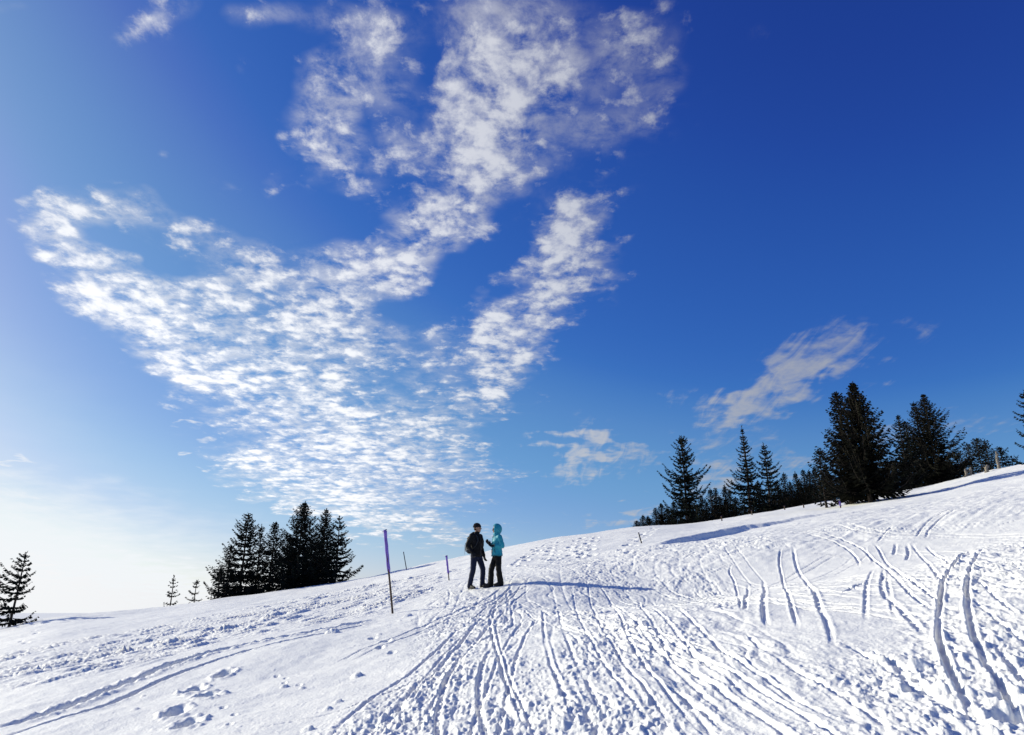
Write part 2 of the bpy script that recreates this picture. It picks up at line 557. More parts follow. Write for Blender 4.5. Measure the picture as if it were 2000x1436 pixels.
# ski, sledge and boot tracks as pixel polylines: (points, half width m, depth m, shoulder height m, roughness 0..1)
TRACKS = [
    # twin snowmobile-like track lower left, with pushed-up bank
    ([(-40, 1432), (60, 1404), (180, 1362), (300, 1318), (400, 1286), (500, 1262), (600, 1240), (700, 1215), (760, 1203)], 0.22, 0.30, 0.20, 0.25),
    ([(-40, 1452), (60, 1424), (190, 1380), (310, 1334), (410, 1299), (510, 1272), (610, 1247), (700, 1221), (755, 1208)], 0.13, 0.20, 0.05, 0.2),
    # long faint tracks across the left slope
    ([(0, 1266), (150, 1246), (300, 1228), (450, 1199), (600, 1172), (760, 1146), (900, 1118), (960, 1105)], 0.13, 0.06, 0.05, 1.0),
    ([(0, 1276), (160, 1256), (320, 1236), (480, 1205), (640, 1176), (780, 1152), (900, 1130)], 0.10, 0.05, 0.05, 1.0),
    ([(0, 1306), (150, 1288), (300, 1262), (420, 1240), (560, 1213), (700, 1190)], 0.10, 0.05, 0.05, 1.0),
    ([(0, 1344), (90, 1330), (200, 1304), (330, 1282), (480, 1252), (600, 1226), (730, 1197)], 0.12, 0.06, 0.06, 1.0),
    ([(0, 1325), (120, 1308), (240, 1285), (380, 1255), (520, 1226)], 0.08, 0.04, 0.03, 1.0),
    ([(60, 1393), (160, 1366), (280, 1328), (420, 1284)], 0.025, 0.03, 0.01, 0.2),
    ([(0, 1237), (100, 1218), (200, 1201), (280, 1189)], 0.12, 0.07, 0.03, 0.3),
    ([(730, 1128), (800, 1117), (900, 1100), (960, 1088)], 0.15, 0.07, 0.06, 1.0),
    ([(745, 1140), (820, 1128), (900, 1112), (950, 1100)], 0.15, 0.07, 0.06, 1.0),
    ([(1000, 1105), (1030, 1085), (1060, 1068), (1090, 1053)], 0.2, 0.12, 0.03, 1.0),
    # track edging the trodden piste lower left
    ([(400, 1440), (480, 1426), (580, 1406), (660, 1390), (720, 1368), (780, 1345), (830, 1322)], 0.05, 0.06, 0.04, 0.8),
    ([(870, 1275), (940, 1250), (1000, 1220), (1000, 1180), (1040, 1150)], 0.05, 0.05, 0.03, 0.5),
    # single deep ski line below the pair
    ([(1055, 1140), (1000, 1162), (962, 1192), (958, 1222), (968, 1270), (985, 1330), (1010, 1390), (1040, 1440)], 0.045, 0.07, 0.03, 0.5),
    ([(990, 1190), (970, 1215), (975, 1260), (992, 1320), (1016, 1380), (1050, 1440)], 0.035, 0.05, 0.02, 0.5),
    # fan of ski lines falling towards the lower right
    ([(1118, 1155), (1122, 1180), (1130, 1205), (1150, 1250), (1200, 1330), (1290, 1436)], 0.05, 0.08, 0.04, 0.7),
    ([(1145, 1130), (1150, 1160), (1160, 1195), (1172, 1222), (1210, 1285), (1265, 1360), (1330, 1436)], 0.05, 0.09, 0.04, 0.7),
    ([(1185, 1155), (1205, 1195), (1225, 1245), (1265, 1310), (1330, 1390), (1380, 1440)], 0.05, 0.08, 0.04, 0.8),
    ([(1165, 1140), (1195, 1180), (1250, 1230), (1295, 1280), (1350, 1335), (1420, 1400), (1460, 1440)], 0.06, 0.08, 0.05, 0.9),
    ([(1240, 1180), (1290, 1250), (1350, 1305), (1430, 1370), (1520, 1440)], 0.06, 0.08, 0.05, 0.9),
    ([(1270, 1190), (1330, 1250), (1410, 1320), (1500, 1385), (1590, 1440)], 0.06, 0.07, 0.05, 0.9),
    ([(1320, 1190), (1400, 1260), (1500, 1330), (1620, 1400), (1690, 1440)], 0.06, 0.07, 0.05, 0.9),
    ([(1090, 1190), (1105, 1250), (1140, 1330), (1200, 1436)], 0.06, 0.08, 0.05, 0.9),
    ([(1060, 1190), (1065, 1260), (1090, 1340), (1130, 1436)], 0.06, 0.07, 0.05, 0.9),
    ([(1450, 1230), (1520, 1290), (1640, 1355), (1760, 1436)], 0.06, 0.08, 0.05, 0.9),
    ([(1300, 1340), (1370, 1390), (1430, 1440)], 0.07, 0.09, 0.06, 0.9),
    # falling to the lower left
    ([(940, 1200), (905, 1250), (850, 1310), (790, 1370), (720, 1440)], 0.08, 0.09, 0.06, 1.0),
    ([(930, 1215), (880, 1280), (820, 1350), (750, 1420), (730, 1440)], 0.07, 0.08, 0.06, 1.0),
    ([(965, 1240), (930, 1310), (900, 1370), (880, 1440)], 0.07, 0.08, 0.06, 1.0),
    ([(900, 1225), (830, 1290), (760, 1340), (660, 1420), (630, 1440)], 0.08, 0.08, 0.06, 1.0),
    # tracks round the right-hand pocket
    ([(1432, 1100), (1425, 1120), (1438, 1150), (1450, 1200)], 0.06, 0.08, 0.06, 0.9),
    ([(1460, 1138), (1461, 1165), (1455, 1195)], 0.06, 0.10, 0.05, 0.6),
    ([(1490, 1130), (1495, 1160), (1492, 1190), (1500, 1226)], 0.09, 0.15, 0.08, 0.8),
    ([(1527, 1070), (1522, 1100), (1530, 1140), (1545, 1180), (1560, 1230)], 0.05, 0.09, 0.05, 0.6),
    ([(1549, 1068), (1556, 1110), (1575, 1140), (1600, 1180), (1615, 1215), (1624, 1245), (1628, 1276)], 0.08, 0.14, 0.08, 0.7),
    ([(1690, 1065), (1695, 1085), (1720, 1108), (1770, 1150), (1830, 1200)], 0.05, 0.08, 0.04, 0.5),
    ([(1707, 1062), (1722, 1085), (1760, 1120), (1830, 1170), (1850, 1190)], 0.05, 0.08, 0.04, 0.5),
    ([(1728, 1115), (1724, 1150), (1750, 1180), (1790, 1220), (1805, 1245)], 0.08, 0.12, 0.08, 0.9),
    ([(1780, 1060), (1800, 1090), (1830, 1122), (1842, 1140)], 0.05, 0.08, 0.04, 0.5),
    ([(1808, 1063), (1835, 1090), (1860, 1108)], 0.05, 0.08, 0.04, 0.6),
    ([(1750, 1062), (1745, 1085)], 0.07, 0.09, 0.04, 0.3),
    ([(1772, 1062), (1774, 1080), (1770, 1098)], 0.07, 0.09, 0.04, 0.3),
    ([(1643, 1159), (1680, 1142), (1706, 1132)], 0.06, 0.10, 0.03, 0.2),
    ([(1545, 1143), (1600, 1138), (1710, 1116)], 0.04, 0.05, 0.02, 0.6),
    ([(1570, 1080), (1640, 1090), (1700, 1105)], 0.03, 0.03, 0.05, 0.5),
    ([(1790, 1052), (1800, 1030), (1830, 1010), (1870, 995)], 0.06, 0.09, 0.03, 0.3),
    ([(1808, 1052), (1818, 1030), (1850, 1008), (1895, 990)], 0.06, 0.09, 0.03, 0.3),
    ([(1712, 1060), (1725, 1045), (1745, 1028)], 0.06, 0.07, 0.03, 0.3),
    # the deep twin run on the far right
    ([(1895, 1078), (1862, 1105), (1842, 1140), (1836, 1180), (1833, 1225), (1836, 1255), (1850, 1290), (1868, 1330), (1890, 1375), (1925, 1440)], 0.056, 0.12, 0.09, 0.6),
    ([(1930, 1075), (1905, 1095), (1893, 1130), (1890, 1170), (1895, 1210), (1905, 1250), (1925, 1290), (1955, 1335), (1990, 1390), (2030, 1440)], 0.056, 0.12, 0.09, 0.65),
    ([(1945, 1255), (1985, 1310), (2020, 1350)], 0.07, 0.12, 0.07, 0.7),
    ([(1900, 1130), (1940, 1165), (2000, 1215)], 0.05, 0.08, 0.05, 0.8),
    ([(1880, 1150), (1930, 1200), (2010, 1260)], 0.05, 0.07, 0.05, 0.9),
    ([(1665, 1262), (1690, 1280), (1710, 1294)], 0.05, 0.08, 0.04, 0.4),
    ([(1690, 1262), (1740, 1290), (1790, 1310)], 0.05, 0.06, 0.04, 0.6),
    # lines across the upper piste towards the right
    ([(1120, 1130), (1200, 1105), (1300, 1090), (1420, 1068), (1560, 1047), (1700, 1030)], 0.07, 0.06, 0.04, 0.9),
    ([(1060, 1110), (1140, 1092), (1240, 1076), (1330, 1062)], 0.09, 0.07, 0.04, 0.9),
    ([(1250, 1098), (1340, 1080), (1480, 1055), (1640, 1028), (1800, 1000), (1990, 960)], 0.07, 0.05, 0.04, 0.9),
    ([(1400, 1062), (1520, 1040), (1680, 1012), (1850, 985), (2000, 958)], 0.08, 0.06, 0.04, 0.9),
    ([(1440, 1080), (1580, 1060), (1700, 1050), (1860, 1030), (2000, 1000)], 0.06, 0.05, 0.03, 0.7),
    ([(1460, 1090), (1560, 1075), (1680, 1058), (1790, 1052), (1930, 1040), (2000, 1020)], 0.05, 0.05, 0.03, 0.7),
    ([(1940, 1028), (1970, 1020), (2010, 1010)], 0.08, 0.10, 0.03, 0.4),
    ([(1130, 1135), (1160, 1118), (1190, 1115)], 0.06, 0.07, 0.05, 0.7),
    ([(1260, 1140), (1290, 1115), (1315, 1102)], 0.06, 0.08, 0.05, 0.7),
    ([(1380, 1128), (1410, 1112), (1440, 1097)], 0.06, 0.07, 0.05, 0.7),
    ([(1315, 1160), (1325, 1145), (1340, 1130)], 0.05, 0.06, 0.05, 0.7),
]
# single boot prints trodden into the soft snow: chains of prints along pixel lines
FOOT_CHAINS = [
    ([(320, 1434), (360, 1395), (400, 1340), (430, 1312)], 5, 0.17, 0.22),
    ([(1072, 1095), (1078, 1080), (1088, 1060)], 12, 0.24, 0.24),
    ([(1126, 1088), (1120, 1072), (1132, 1052)], 12, 0.24, 0.24),
    ([(1148, 1085), (1147, 1068), (1160, 1050)], 12, 0.24, 0.24),
    ([(1005, 1108), (1040, 1080), (1060, 1068)], 12, 0.24, 0.24),
    ([(1213, 1082), (1235, 1062), (1262, 1044), (1280, 1032)], 16, 0.24, 0.24),
    ([(40, 1262), (60, 1240), (80, 1225)], 7, 0.14, 0.08),
    ([(460, 1195), (520, 1183), (600, 1172), (690, 1156)], 16, 0.16, 0.10),
    ([(545, 1308), (560, 1324), (588, 1334)], 4, 0.05, 0.04),
    ([(735, 1240), (752, 1262), (757, 1280)], 4, 0.10, 0.07),
    ([(440, 1370), (452, 1395), (460, 1420)], 3, 0.05, 0.04),
]
# stray clods: (u, v, radius m, height m)
CLODS = [(649, 1240, 0.13, 0.16), (698, 1312, 0.08, 0.09), (602, 1424, 0.06, 0.08), (556, 1334, 0.05, 0.06), (592, 1335, 0.04, 0.05), (488, 1226, 0.10, 0.12),
         (796, 1200, 0.10, 0.10), (780, 1212, 0.06, 0.05), (264, 1388, 0.06, 0.05), (280, 1357, 0.05, 0.04), (172, 1301, 0.09, 0.10), (92, 1308, 0.09, 0.08),
         (640, 1385, 0.06, 0.05), (660, 1370, 0.05, 0.05), (740, 1240, 0.06, 0.05), (1838, 1345, 0.10, 0.10), (1795, 1300, 0.09, 0.09), (1722, 1290, 0.06, 0.07)]


def poly_mask(x, y, pts, soft):
    """soft inside-ness of a ground polygon given by pixels"""
    P = np.array([ground_at(u, v) for u, v in pts])
    inside = np.zeros(len(x), bool)
    best = np.full(len(x), 1e9)
    n = len(P)
    for i in range(n):
        a = P[i]; b = P[(i + 1) % n]
        cond = ((a[1] > y) != (b[1] > y))
        xi = (b[0] - a[0]) * (y - a[1]) / (b[1] - a[1] + 1e-12) + a[0]
        inside ^= cond & (x < xi)
        d = b - a; l2 = d @ d + 1e-12
        t = np.clip(((x - a[0]) * d[0] + (y - a[1]) * d[1]) / l2, 0, 1)
        best = np.minimum(best, (x - a[0] - t * d[0]) ** 2 + (y - a[1] - t * d[1]) ** 2)
    s = np.sqrt(best) * np.where(inside, 1, -1)
    return sstep(s, -soft, soft)


_la = ground_at(900, 1118) - ground_at(150, 1290)
LCA, LSA = _la / np.linalg.norm(_la)


def detail(x, y):
    """relief on top of macro(): everything that skis, boots and wind did to the snow"""
    r = np.hypot(x, y)
    h = np.zeros(len(x))
    near = np.where(r < 110.0)[0]
    X = x[near]; Y = y[near]; Rr = r[near]
    d = np.zeros(len(X))
    # wind-packed undulation everywhere
    d += 0.10 * fbm(X * 0.16, Y * 0.16, 3, 3) + 0.018 * fbm(X * 0.9, Y * 0.9, 3, 8)
    d += 0.006 * fbm(X * 4.0, Y * 4.0, 3, 12)
    wx = X + 0.25 * perlin(X * 0.8, Y * 0.8, 50); wy = Y + 0.25 * perlin(X * 0.8, Y * 0.8, 51)
    # trodden piste: from the pair down to the viewer and off to the right
    piste = poly_mask(X, Y, [(560, 1470), (700, 1392), (800, 1330), (830, 1262), (800, 1205), (850, 1150), (960, 1120), (1060, 1096), (1160, 1080),
                             (1290, 1066), (1480, 1040), (1540, 1070), (1420, 1100), (1440, 1180), (1520, 1240), (1640, 1262), (1790, 1280), (1790, 1200),
                             (1720, 1130), (1800, 1110), (1850, 1080), (1960, 1050), (2120, 1040), (2400, 1200), (2300, 1470), (1200, 1800)], 0.55)
    piste = np.clip(piste * (1.0 + 0.5 * perlin(X * 0.7, Y * 0.7, 90)), 0, 1.1)
    upper = poly_mask(X, Y, [(1000, 1110), (1100, 1084), (1290, 1062), (1480, 1030), (1640, 1004), (2050, 935), (2100, 990), (1800, 1052), (1560, 1085), (1300, 1120)], 1.2)
    rough_l = poly_mask(X, Y, [(-60, 1290), (300, 1225), (620, 1165), (850, 1118), (930, 1110), (850, 1150), (740, 1196), (500, 1248), (250, 1310), (-60, 1370)], 0.8)
    # streaks along the run: parallel to the fall of the skiers (towards the viewer), then bent to the right
    bend = 0.10 * X
    str1 = fbm((wx - 0.012 * Y * X) * 4.2, wy * 0.6, 4, 21, 0.65)
    str2 = 1 - 2 * np.abs(perlin(wx * 1.5 + 0.03 * Y, wy * 0.24, 31))
    lump = fbm(wx * 4.5, wy * 4.5, 3, 41, 0.6)
    lump2 = fbm(X * 11.0, Y * 9.0, 2, 61, 0.6)
    clod = np.maximum(perlin(wx * 3.1, wy * 2.3, 71) - 0.22, 0) ** 1.0
    crumb = np.maximum(perlin(X * 8.5, Y * 7.0, 75) - 0.30, 0)
    crumb2 = np.maximum(perlin(X * 16.0, Y * 11.0, 77) - 0.12, 0)
    crumb3 = np.maximum(perlin(X * 26.0, Y * 15.0, 79) - 0.10, 0)
    patch = 0.35 + 1.0 * sstep(perlin(X * 0.55, Y * 0.22, 95) + 0.5 * perlin(X * 1.7, Y * 0.6, 96), -0.45, 0.5)
    vx = wx + 0.05 * perlin(X * 5.0, Y * 5.0, 52); vy = wy + 0.05 * perlin(X * 5.0, Y * 5.0, 53)
    lines = np.exp(-(perlin((wx - 0.012 * Y * X) * 1.3, wy * 0.10, 33) / 0.045) ** 2) + 0.8 * np.exp(-(perlin((X - 0.015 * Y * X) * 2.1 + 5, wy * 0.13, 34) / 0.05) ** 2)
    clump = np.maximum(fbm(vx * 3.4, vy * 2.7, 5, 81, 0.72) - 0.30, 0)
    gouge = np.minimum(fbm(vx * 4.0 + 7.0, vy * 1.6, 4, 86, 0.70) + 0.55, 0)
    d += piste * (-0.016 * lines + 0.012 * str1 + 0.006 * str2
                  + patch * (0.010 * lump + 0.007 * lump2 + 0.019 * clump + 0.020 * gouge + 0.012 * crumb + 0.016 * crumb2 + 0.020 * crumb3))
    # coarser, deeper churn at the far right
    churn = poly_mask(X, Y, [(1830, 1110), (1900, 1070), (2100, 1050), (2400, 1250), (2300, 1480), (1500, 1480), (1700, 1360), (1810, 1290)], 0.6)
    d += churn * (0.022 * np.maximum(fbm(wx * 2.6, wy * 2.6, 5, 101, 0.65), -0.3) + 0.040 * np.maximum(perlin(wx * 6, wy * 6, 105) - 0.15, 0))
    # upper piste: long combed streaks running to the upper right
    ca, sa = math.cos(math.radians(38)), math.sin(math.radians(38))
    tx = X * ca + Y * sa; ty = -X * sa + Y * ca
    d += upper * (0.016 * fbm(tx * 0.35, ty * 2.8, 4, 121, 0.7) + 0.016 * fbm(wx * 2.5, wy * 2.5, 3, 131, 0.6))
    # left slope: broken crust in bands along the slope
    ca, sa = LCA, LSA
    tx = X * ca + Y * sa; ty = -X * sa + Y * ca
    band = np.maximum(perlin(tx * 0.13, ty * 0.7, 141), 0)
    d += rough_l * (0.13 * (0.2 + band) * np.maximum(fbm(tx * 1.1, ty * 4.6, 4, 151, 0.7), -0.15) + 0.20 * np.maximum(perlin(tx * 0.9, ty * 5.2, 155) - 0.38, 0))
    # stray crumbs on the untracked snow
    soft = sstep(perlin(X * 0.3, Y * 0.3, 161), -0.1, 0.6)
    d += (1 - np.clip(piste, 0, 1)) * (0.035 * soft * np.maximum(perlin(X * 5.5, Y * 5.0, 162) - 0.52, 0) + 0.03 * np.maximum(perlin(X * 9.0, Y * 8.0, 163) - 0.60, 0) + 0.0035 * fbm(X * 3.0, Y * 7.0, 3, 165))
    # cut edge between the open snowfield and the upper piste (its face lies in shade)
    L = smooth_line([(5.1, 28.3), (6.5, 31.0), (8.3, 33.4), (10.3, 35.2), (12.6, 36.8), (15.5, 38.5), (19.0, 40.0)])
    idx, sd, al, tot = line_dist(X, Y, L, 9.0)
    if len(idx):
        q = al / tot
        w = sstep(q, 0.0, 0.2) * (1 - 0.7 * sstep(q, 0.35, 0.85)) * (1 - sstep(q, 0.8, 1.0))
        lm = 0.16 * perlin(X[idx] * 1.1, Y[idx] * 1.1, 171) + 0.08 * perlin(X[idx] * 3.0, Y[idx] * 3.0, 172)
        # travel runs to the right: the piste lies on the right-hand (negative) side
        step = np.where(sd < 0, -sstep(-sd + lm, 0.0, 0.45) * np.exp(-np.maximum(-sd - 0.45, 0) / 2.6), 0) + 0.3 * np.exp(-((sd + lm) / 0.45) ** 2)
        d[idx] += 0.25 * w * step
    # tracks
    for k, (pts, hw, dep, sh, rg) in enumerate(TRACKS):
        kf = 0.55 if rg >= 0.69 else 1.0
        dep *= 0.36 * kf; sh *= 0.20 * kf; hw *= 0.62 * (0.62 if rg >= 0.69 else (0.75 if 1 < k and hw < 0.2 else 1.0))
        L = pix_line(pts)
        idx, sd, al, tot = line_dist(X, Y, L, hw * 6 + 0.3)
        if len(idx) == 0:
            continue
        xx = X[idx]; yy = Y[idx]
        sd = sd + 0.35 * hw * rg * perlin(xx * 2.2, yy * 2.2, 200 + k)
        ad = np.abs(sd) / hw
        ends = sstep(al, 0.0, 0.4 + 0.06 * tot) * sstep(tot - al, 0.0, 0.4 + 0.06 * tot)
        var = np.clip(1.0 + 1.0 * rg * perlin(al * 0.7 + k * 7.0, yy * 0 + 0.5, 300 + k), 0, 1.6)
        groove = -dep * (1 - sstep(ad, 0.7, 1.15))
        lum = 0.8 + 1.1 * max(rg, 0.8) * (perlin(xx * 5.0, yy * 5.0, 400 + k) + 0.7 * perlin(xx * 12.0, yy * 12.0, 450 + k))
        should = sh * np.exp(-((ad - 1.75) / 0.75) ** 2) * np.maximum(lum, 0)
        d[idx] += ends * var * (groove + should)
    # many faint, narrow ski pairs crossing the piste
    rs = random.Random(77)
    for k in range(46):
        if k < 30:
            x0 = rs.uniform(-1.0, 6.5); y0 = rs.uniform(11.0, 22.0); hd = math.radians(180 - rs.uniform(-8, 14)); ln = rs.uniform(4, 11); cv = rs.uniform(-0.05, 0.03)
        else:
            x0 = rs.uniform(7.0, 13.0); y0 = rs.uniform(13.0, 26.0); hd = math.radians(180 + rs.uniform(-30, 60)); ln = rs.uniform(4, 10); cv = rs.uniform(-0.09, 0.09)
        pts = [(x0, y0)]
        for _ in range(10):
            hd += cv * ln / 10
            pts.append((pts[-1][0] + math.sin(hd) * ln / 10, pts[-1][1] + math.cos(hd) * ln / 10))
        C = np.array(pts)
        dv = np.gradient(C, axis=0); dv /= np.linalg.norm(dv, axis=1)[:, None]
        nn = np.stack([-dv[:, 1], dv[:, 0]], 1)
        dep = rs.uniform(0.012, 0.026); hw = rs.uniform(0.018, 0.030)
        for o in (-1, 1):
            L = C + nn * o * rs.uniform(0.10, 0.20)
            idx, sd, al, tot = line_dist(X, Y, L, 0.15)
            if len(idx) == 0:
                continue
            ends = sstep(al, 0.0, 1.2) * sstep(tot - al, 0.0, 1.2)
            ad = np.abs(sd) / hw
            d[idx] += ends * (-dep * (1 - sstep(ad, 0.7, 1.2)) + 0.3 * dep * np.exp(-((ad - 1.8) / 0.6) ** 2) * (1 + perlin(X[idx] * 9, Y[idx] * 9, 900 + k)))
    # boot prints
    rng = random.Random(5)
    for pts, n, rad, dep in FOOT_CHAINS:
        L = pix_line(pts, 12)
        seg = np.hypot(*(L[1:] - L[:-1]).T)
        cum = np.concatenate([[0], np.cumsum(seg)])
        for i in range(n):
            s = cum[-1] * (i + 0.5) / n
            j = min(int(np.searchsorted(cum, s)) - 1, len(L) - 2)
            j = max(j, 0)
            t = (s - cum[j]) / (seg[j] + 1e-9)
            c = L[j] + t * (L[j + 1] - L[j])
            dv = (L[j + 1] - L[j]) / (seg[j] + 1e-9)
            nx = np.array([-dv[1], dv[0]])
            c = c + nx * (0.13 if i % 2 else -0.13) * (rad / 0.16)
            q = rad * rng.uniform(0.85, 1.15)
            m = np.where((np.abs(X - c[0]) < q * 4) & (np.abs(Y - c[1]) < q * 4))[0]
            if len(m) == 0:
                continue
            ax = ((X[m] - c[0]) * dv[0] + (Y[m] - c[1]) * dv[1]) / (q * 1.35)
            ay = ((X[m] - c[0]) * nx[0] + (Y[m] - c[1]) * nx[1]) / (q * 0.75)
            e = np.hypot(ax, ay) * (1 + 0.25 * perlin(X[m] * 6, Y[m] * 6, 500 + i))
            dep_ = 0.75 * dep
            d[m] += -dep_ * (1 - sstep(e, 0.6, 1.1)) + 0.25 * dep_ * np.exp(-((e - 1.4) / 0.35) ** 2) * (0.5 + 0.9 * np.maximum(perlin(X[m] * 9, Y[m] * 9, 510 + i), -0.4))
    for i, (u, v, q, hh) in enumerate(CLODS):
        c = ground_at(u, v)
        m = np.where((np.abs(X - c[0]) < q * 3) & (np.abs(Y - c[1]) < q * 3))[0]
        if len(m):
            e = np.hypot(X[m] - c[0], (Y[m] - c[1])) / q * (1 + 0.35 * perlin(X[m] * 7, Y[m] * 7, 600 + i))
            d[m] += 0.55 * hh * np.sqrt(np.maximum(1 - e * e, 0)) * (1 + 0.5 * perlin(X[m] * 14, Y[m] * 14, 640 + i))
    # a stamped hole at the lower right
    for (u, v, q, hh) in ((1988, 1392, 0.16, 0.16), (1962, 1360, 0.10, 0.08), (1790, 1345, 0.10, 0.06)):
        c = ground_at(u, v)
        e = np.hypot(X - c[0], Y - c[1]) / q * (1 + 0.3 * perlin(X * 6, Y * 6, 690))
        d -= hh * (1 - sstep(e, 0.4, 1.1))
    d *= 1 - sstep(Rr, 85.0, 108.0)
    h[near] = d
    return h


def surface(x, y):
    x = np.atleast_1d(np.asarray(x, float)); y = np.atleast_1d(np.asarray(y, float))
    return macro(x, y) + detail(x, y)


def build_snow():
    fine = math.radians(39.0)
    naz = NAZ
    az = np.concatenate([np.linspace(-math.pi, -fine, 40, endpoint=False), np.linspace(-fine, fine, naz), np.linspace(fine, math.pi, 40)[1:]])
    rr = np.concatenate([np.linspace(0.4, 3.2, 8, endpoint=False), np.exp(np.linspace(math.log(3.2), math.log(80.0), NR)),
                         np.exp(np.linspace(math.log(80.0), math.log(9000.0), 70))[1:]])
    A, Rg = np.meshgrid(az, rr)
    x = (np.sin(A) * Rg).ravel(); y = (np.cos(A) * Rg).ravel()
    z = macro(x, y) + detail(x, y)
    V = np.stack([x, y, z], 1)
    nc = len(az); nrw = len(rr)
    i = np.arange(nrw - 1)[:, None] * nc + np.arange(nc - 1)[None, :]
    F = np.stack([i, i + 1, i + nc + 1, i + nc], -1).reshape(-1, 4)[:, ::-1]
    centre = len(V)
    V = np.vstack([V, [[0, 0, 0]]])
    me = new_mesh('snow_ground', V, F)
    o = link('snow_ground', me, M['snow'])
    o['kind'] = 'structure'
    o['label'] = 'snow covered hillside with ski tracks and trodden piste'
    return o


NAZ, NR = 1230, 900
build_snow()

# ------------------------------------------------------------------ conifers
M['needles'] = principled('needles', (0.019, 0.025, 0.020), 0.95, noise=(1.3, (0.011, 0.015, 0.014), 3.0), spec=0.0)
M['needles_old'] = principled('needles_old', (0.024, 0.024, 0.017), 0.95, noise=(1.1, (0.013, 0.014, 0.012), 3.0), spec=0.0)
M['bark'] = principled('bark', (0.075, 0.060, 0.050), 0.9, noise=(9.0, (0.035, 0.029, 0.026), 4.0), bump=(30.0, 0.6, 0.02), spec=0.1)


def tube_mesh(P, Rad, sides=7):
    """verts and quads of a tapered tube along points P with radii Rad"""
    P = np.asarray(P, float); n = len(P)
    V = []; Fc = []
    for i in range(n):
        t = P[min(i + 1, n - 1)] - P[max(i - 1, 0)]
        t = t / (np.linalg.norm(t) + 1e-9)
        a = np.cross(t, [0.31, 0.95, 0.05] if abs(t[1]) < 0.9 else [1.0, 0, 0]); a /= np.linalg.norm(a) + 1e-9
        b = np.cross(t, a)
        for k in range(sides):
            w = 2 * math.pi * k / sides
            V.append(P[i] + Rad[i] * (math.cos(w) * a + math.sin(w) * b))
    for i in range(n - 1):
        for k in range(sides):
            Fc.append((i * sides + k, i * sides + (k + 1) % sides, (i + 1) * sides + (k + 1) % sides, (i + 1) * sides + k))
    return np.array(V), np.array(Fc)


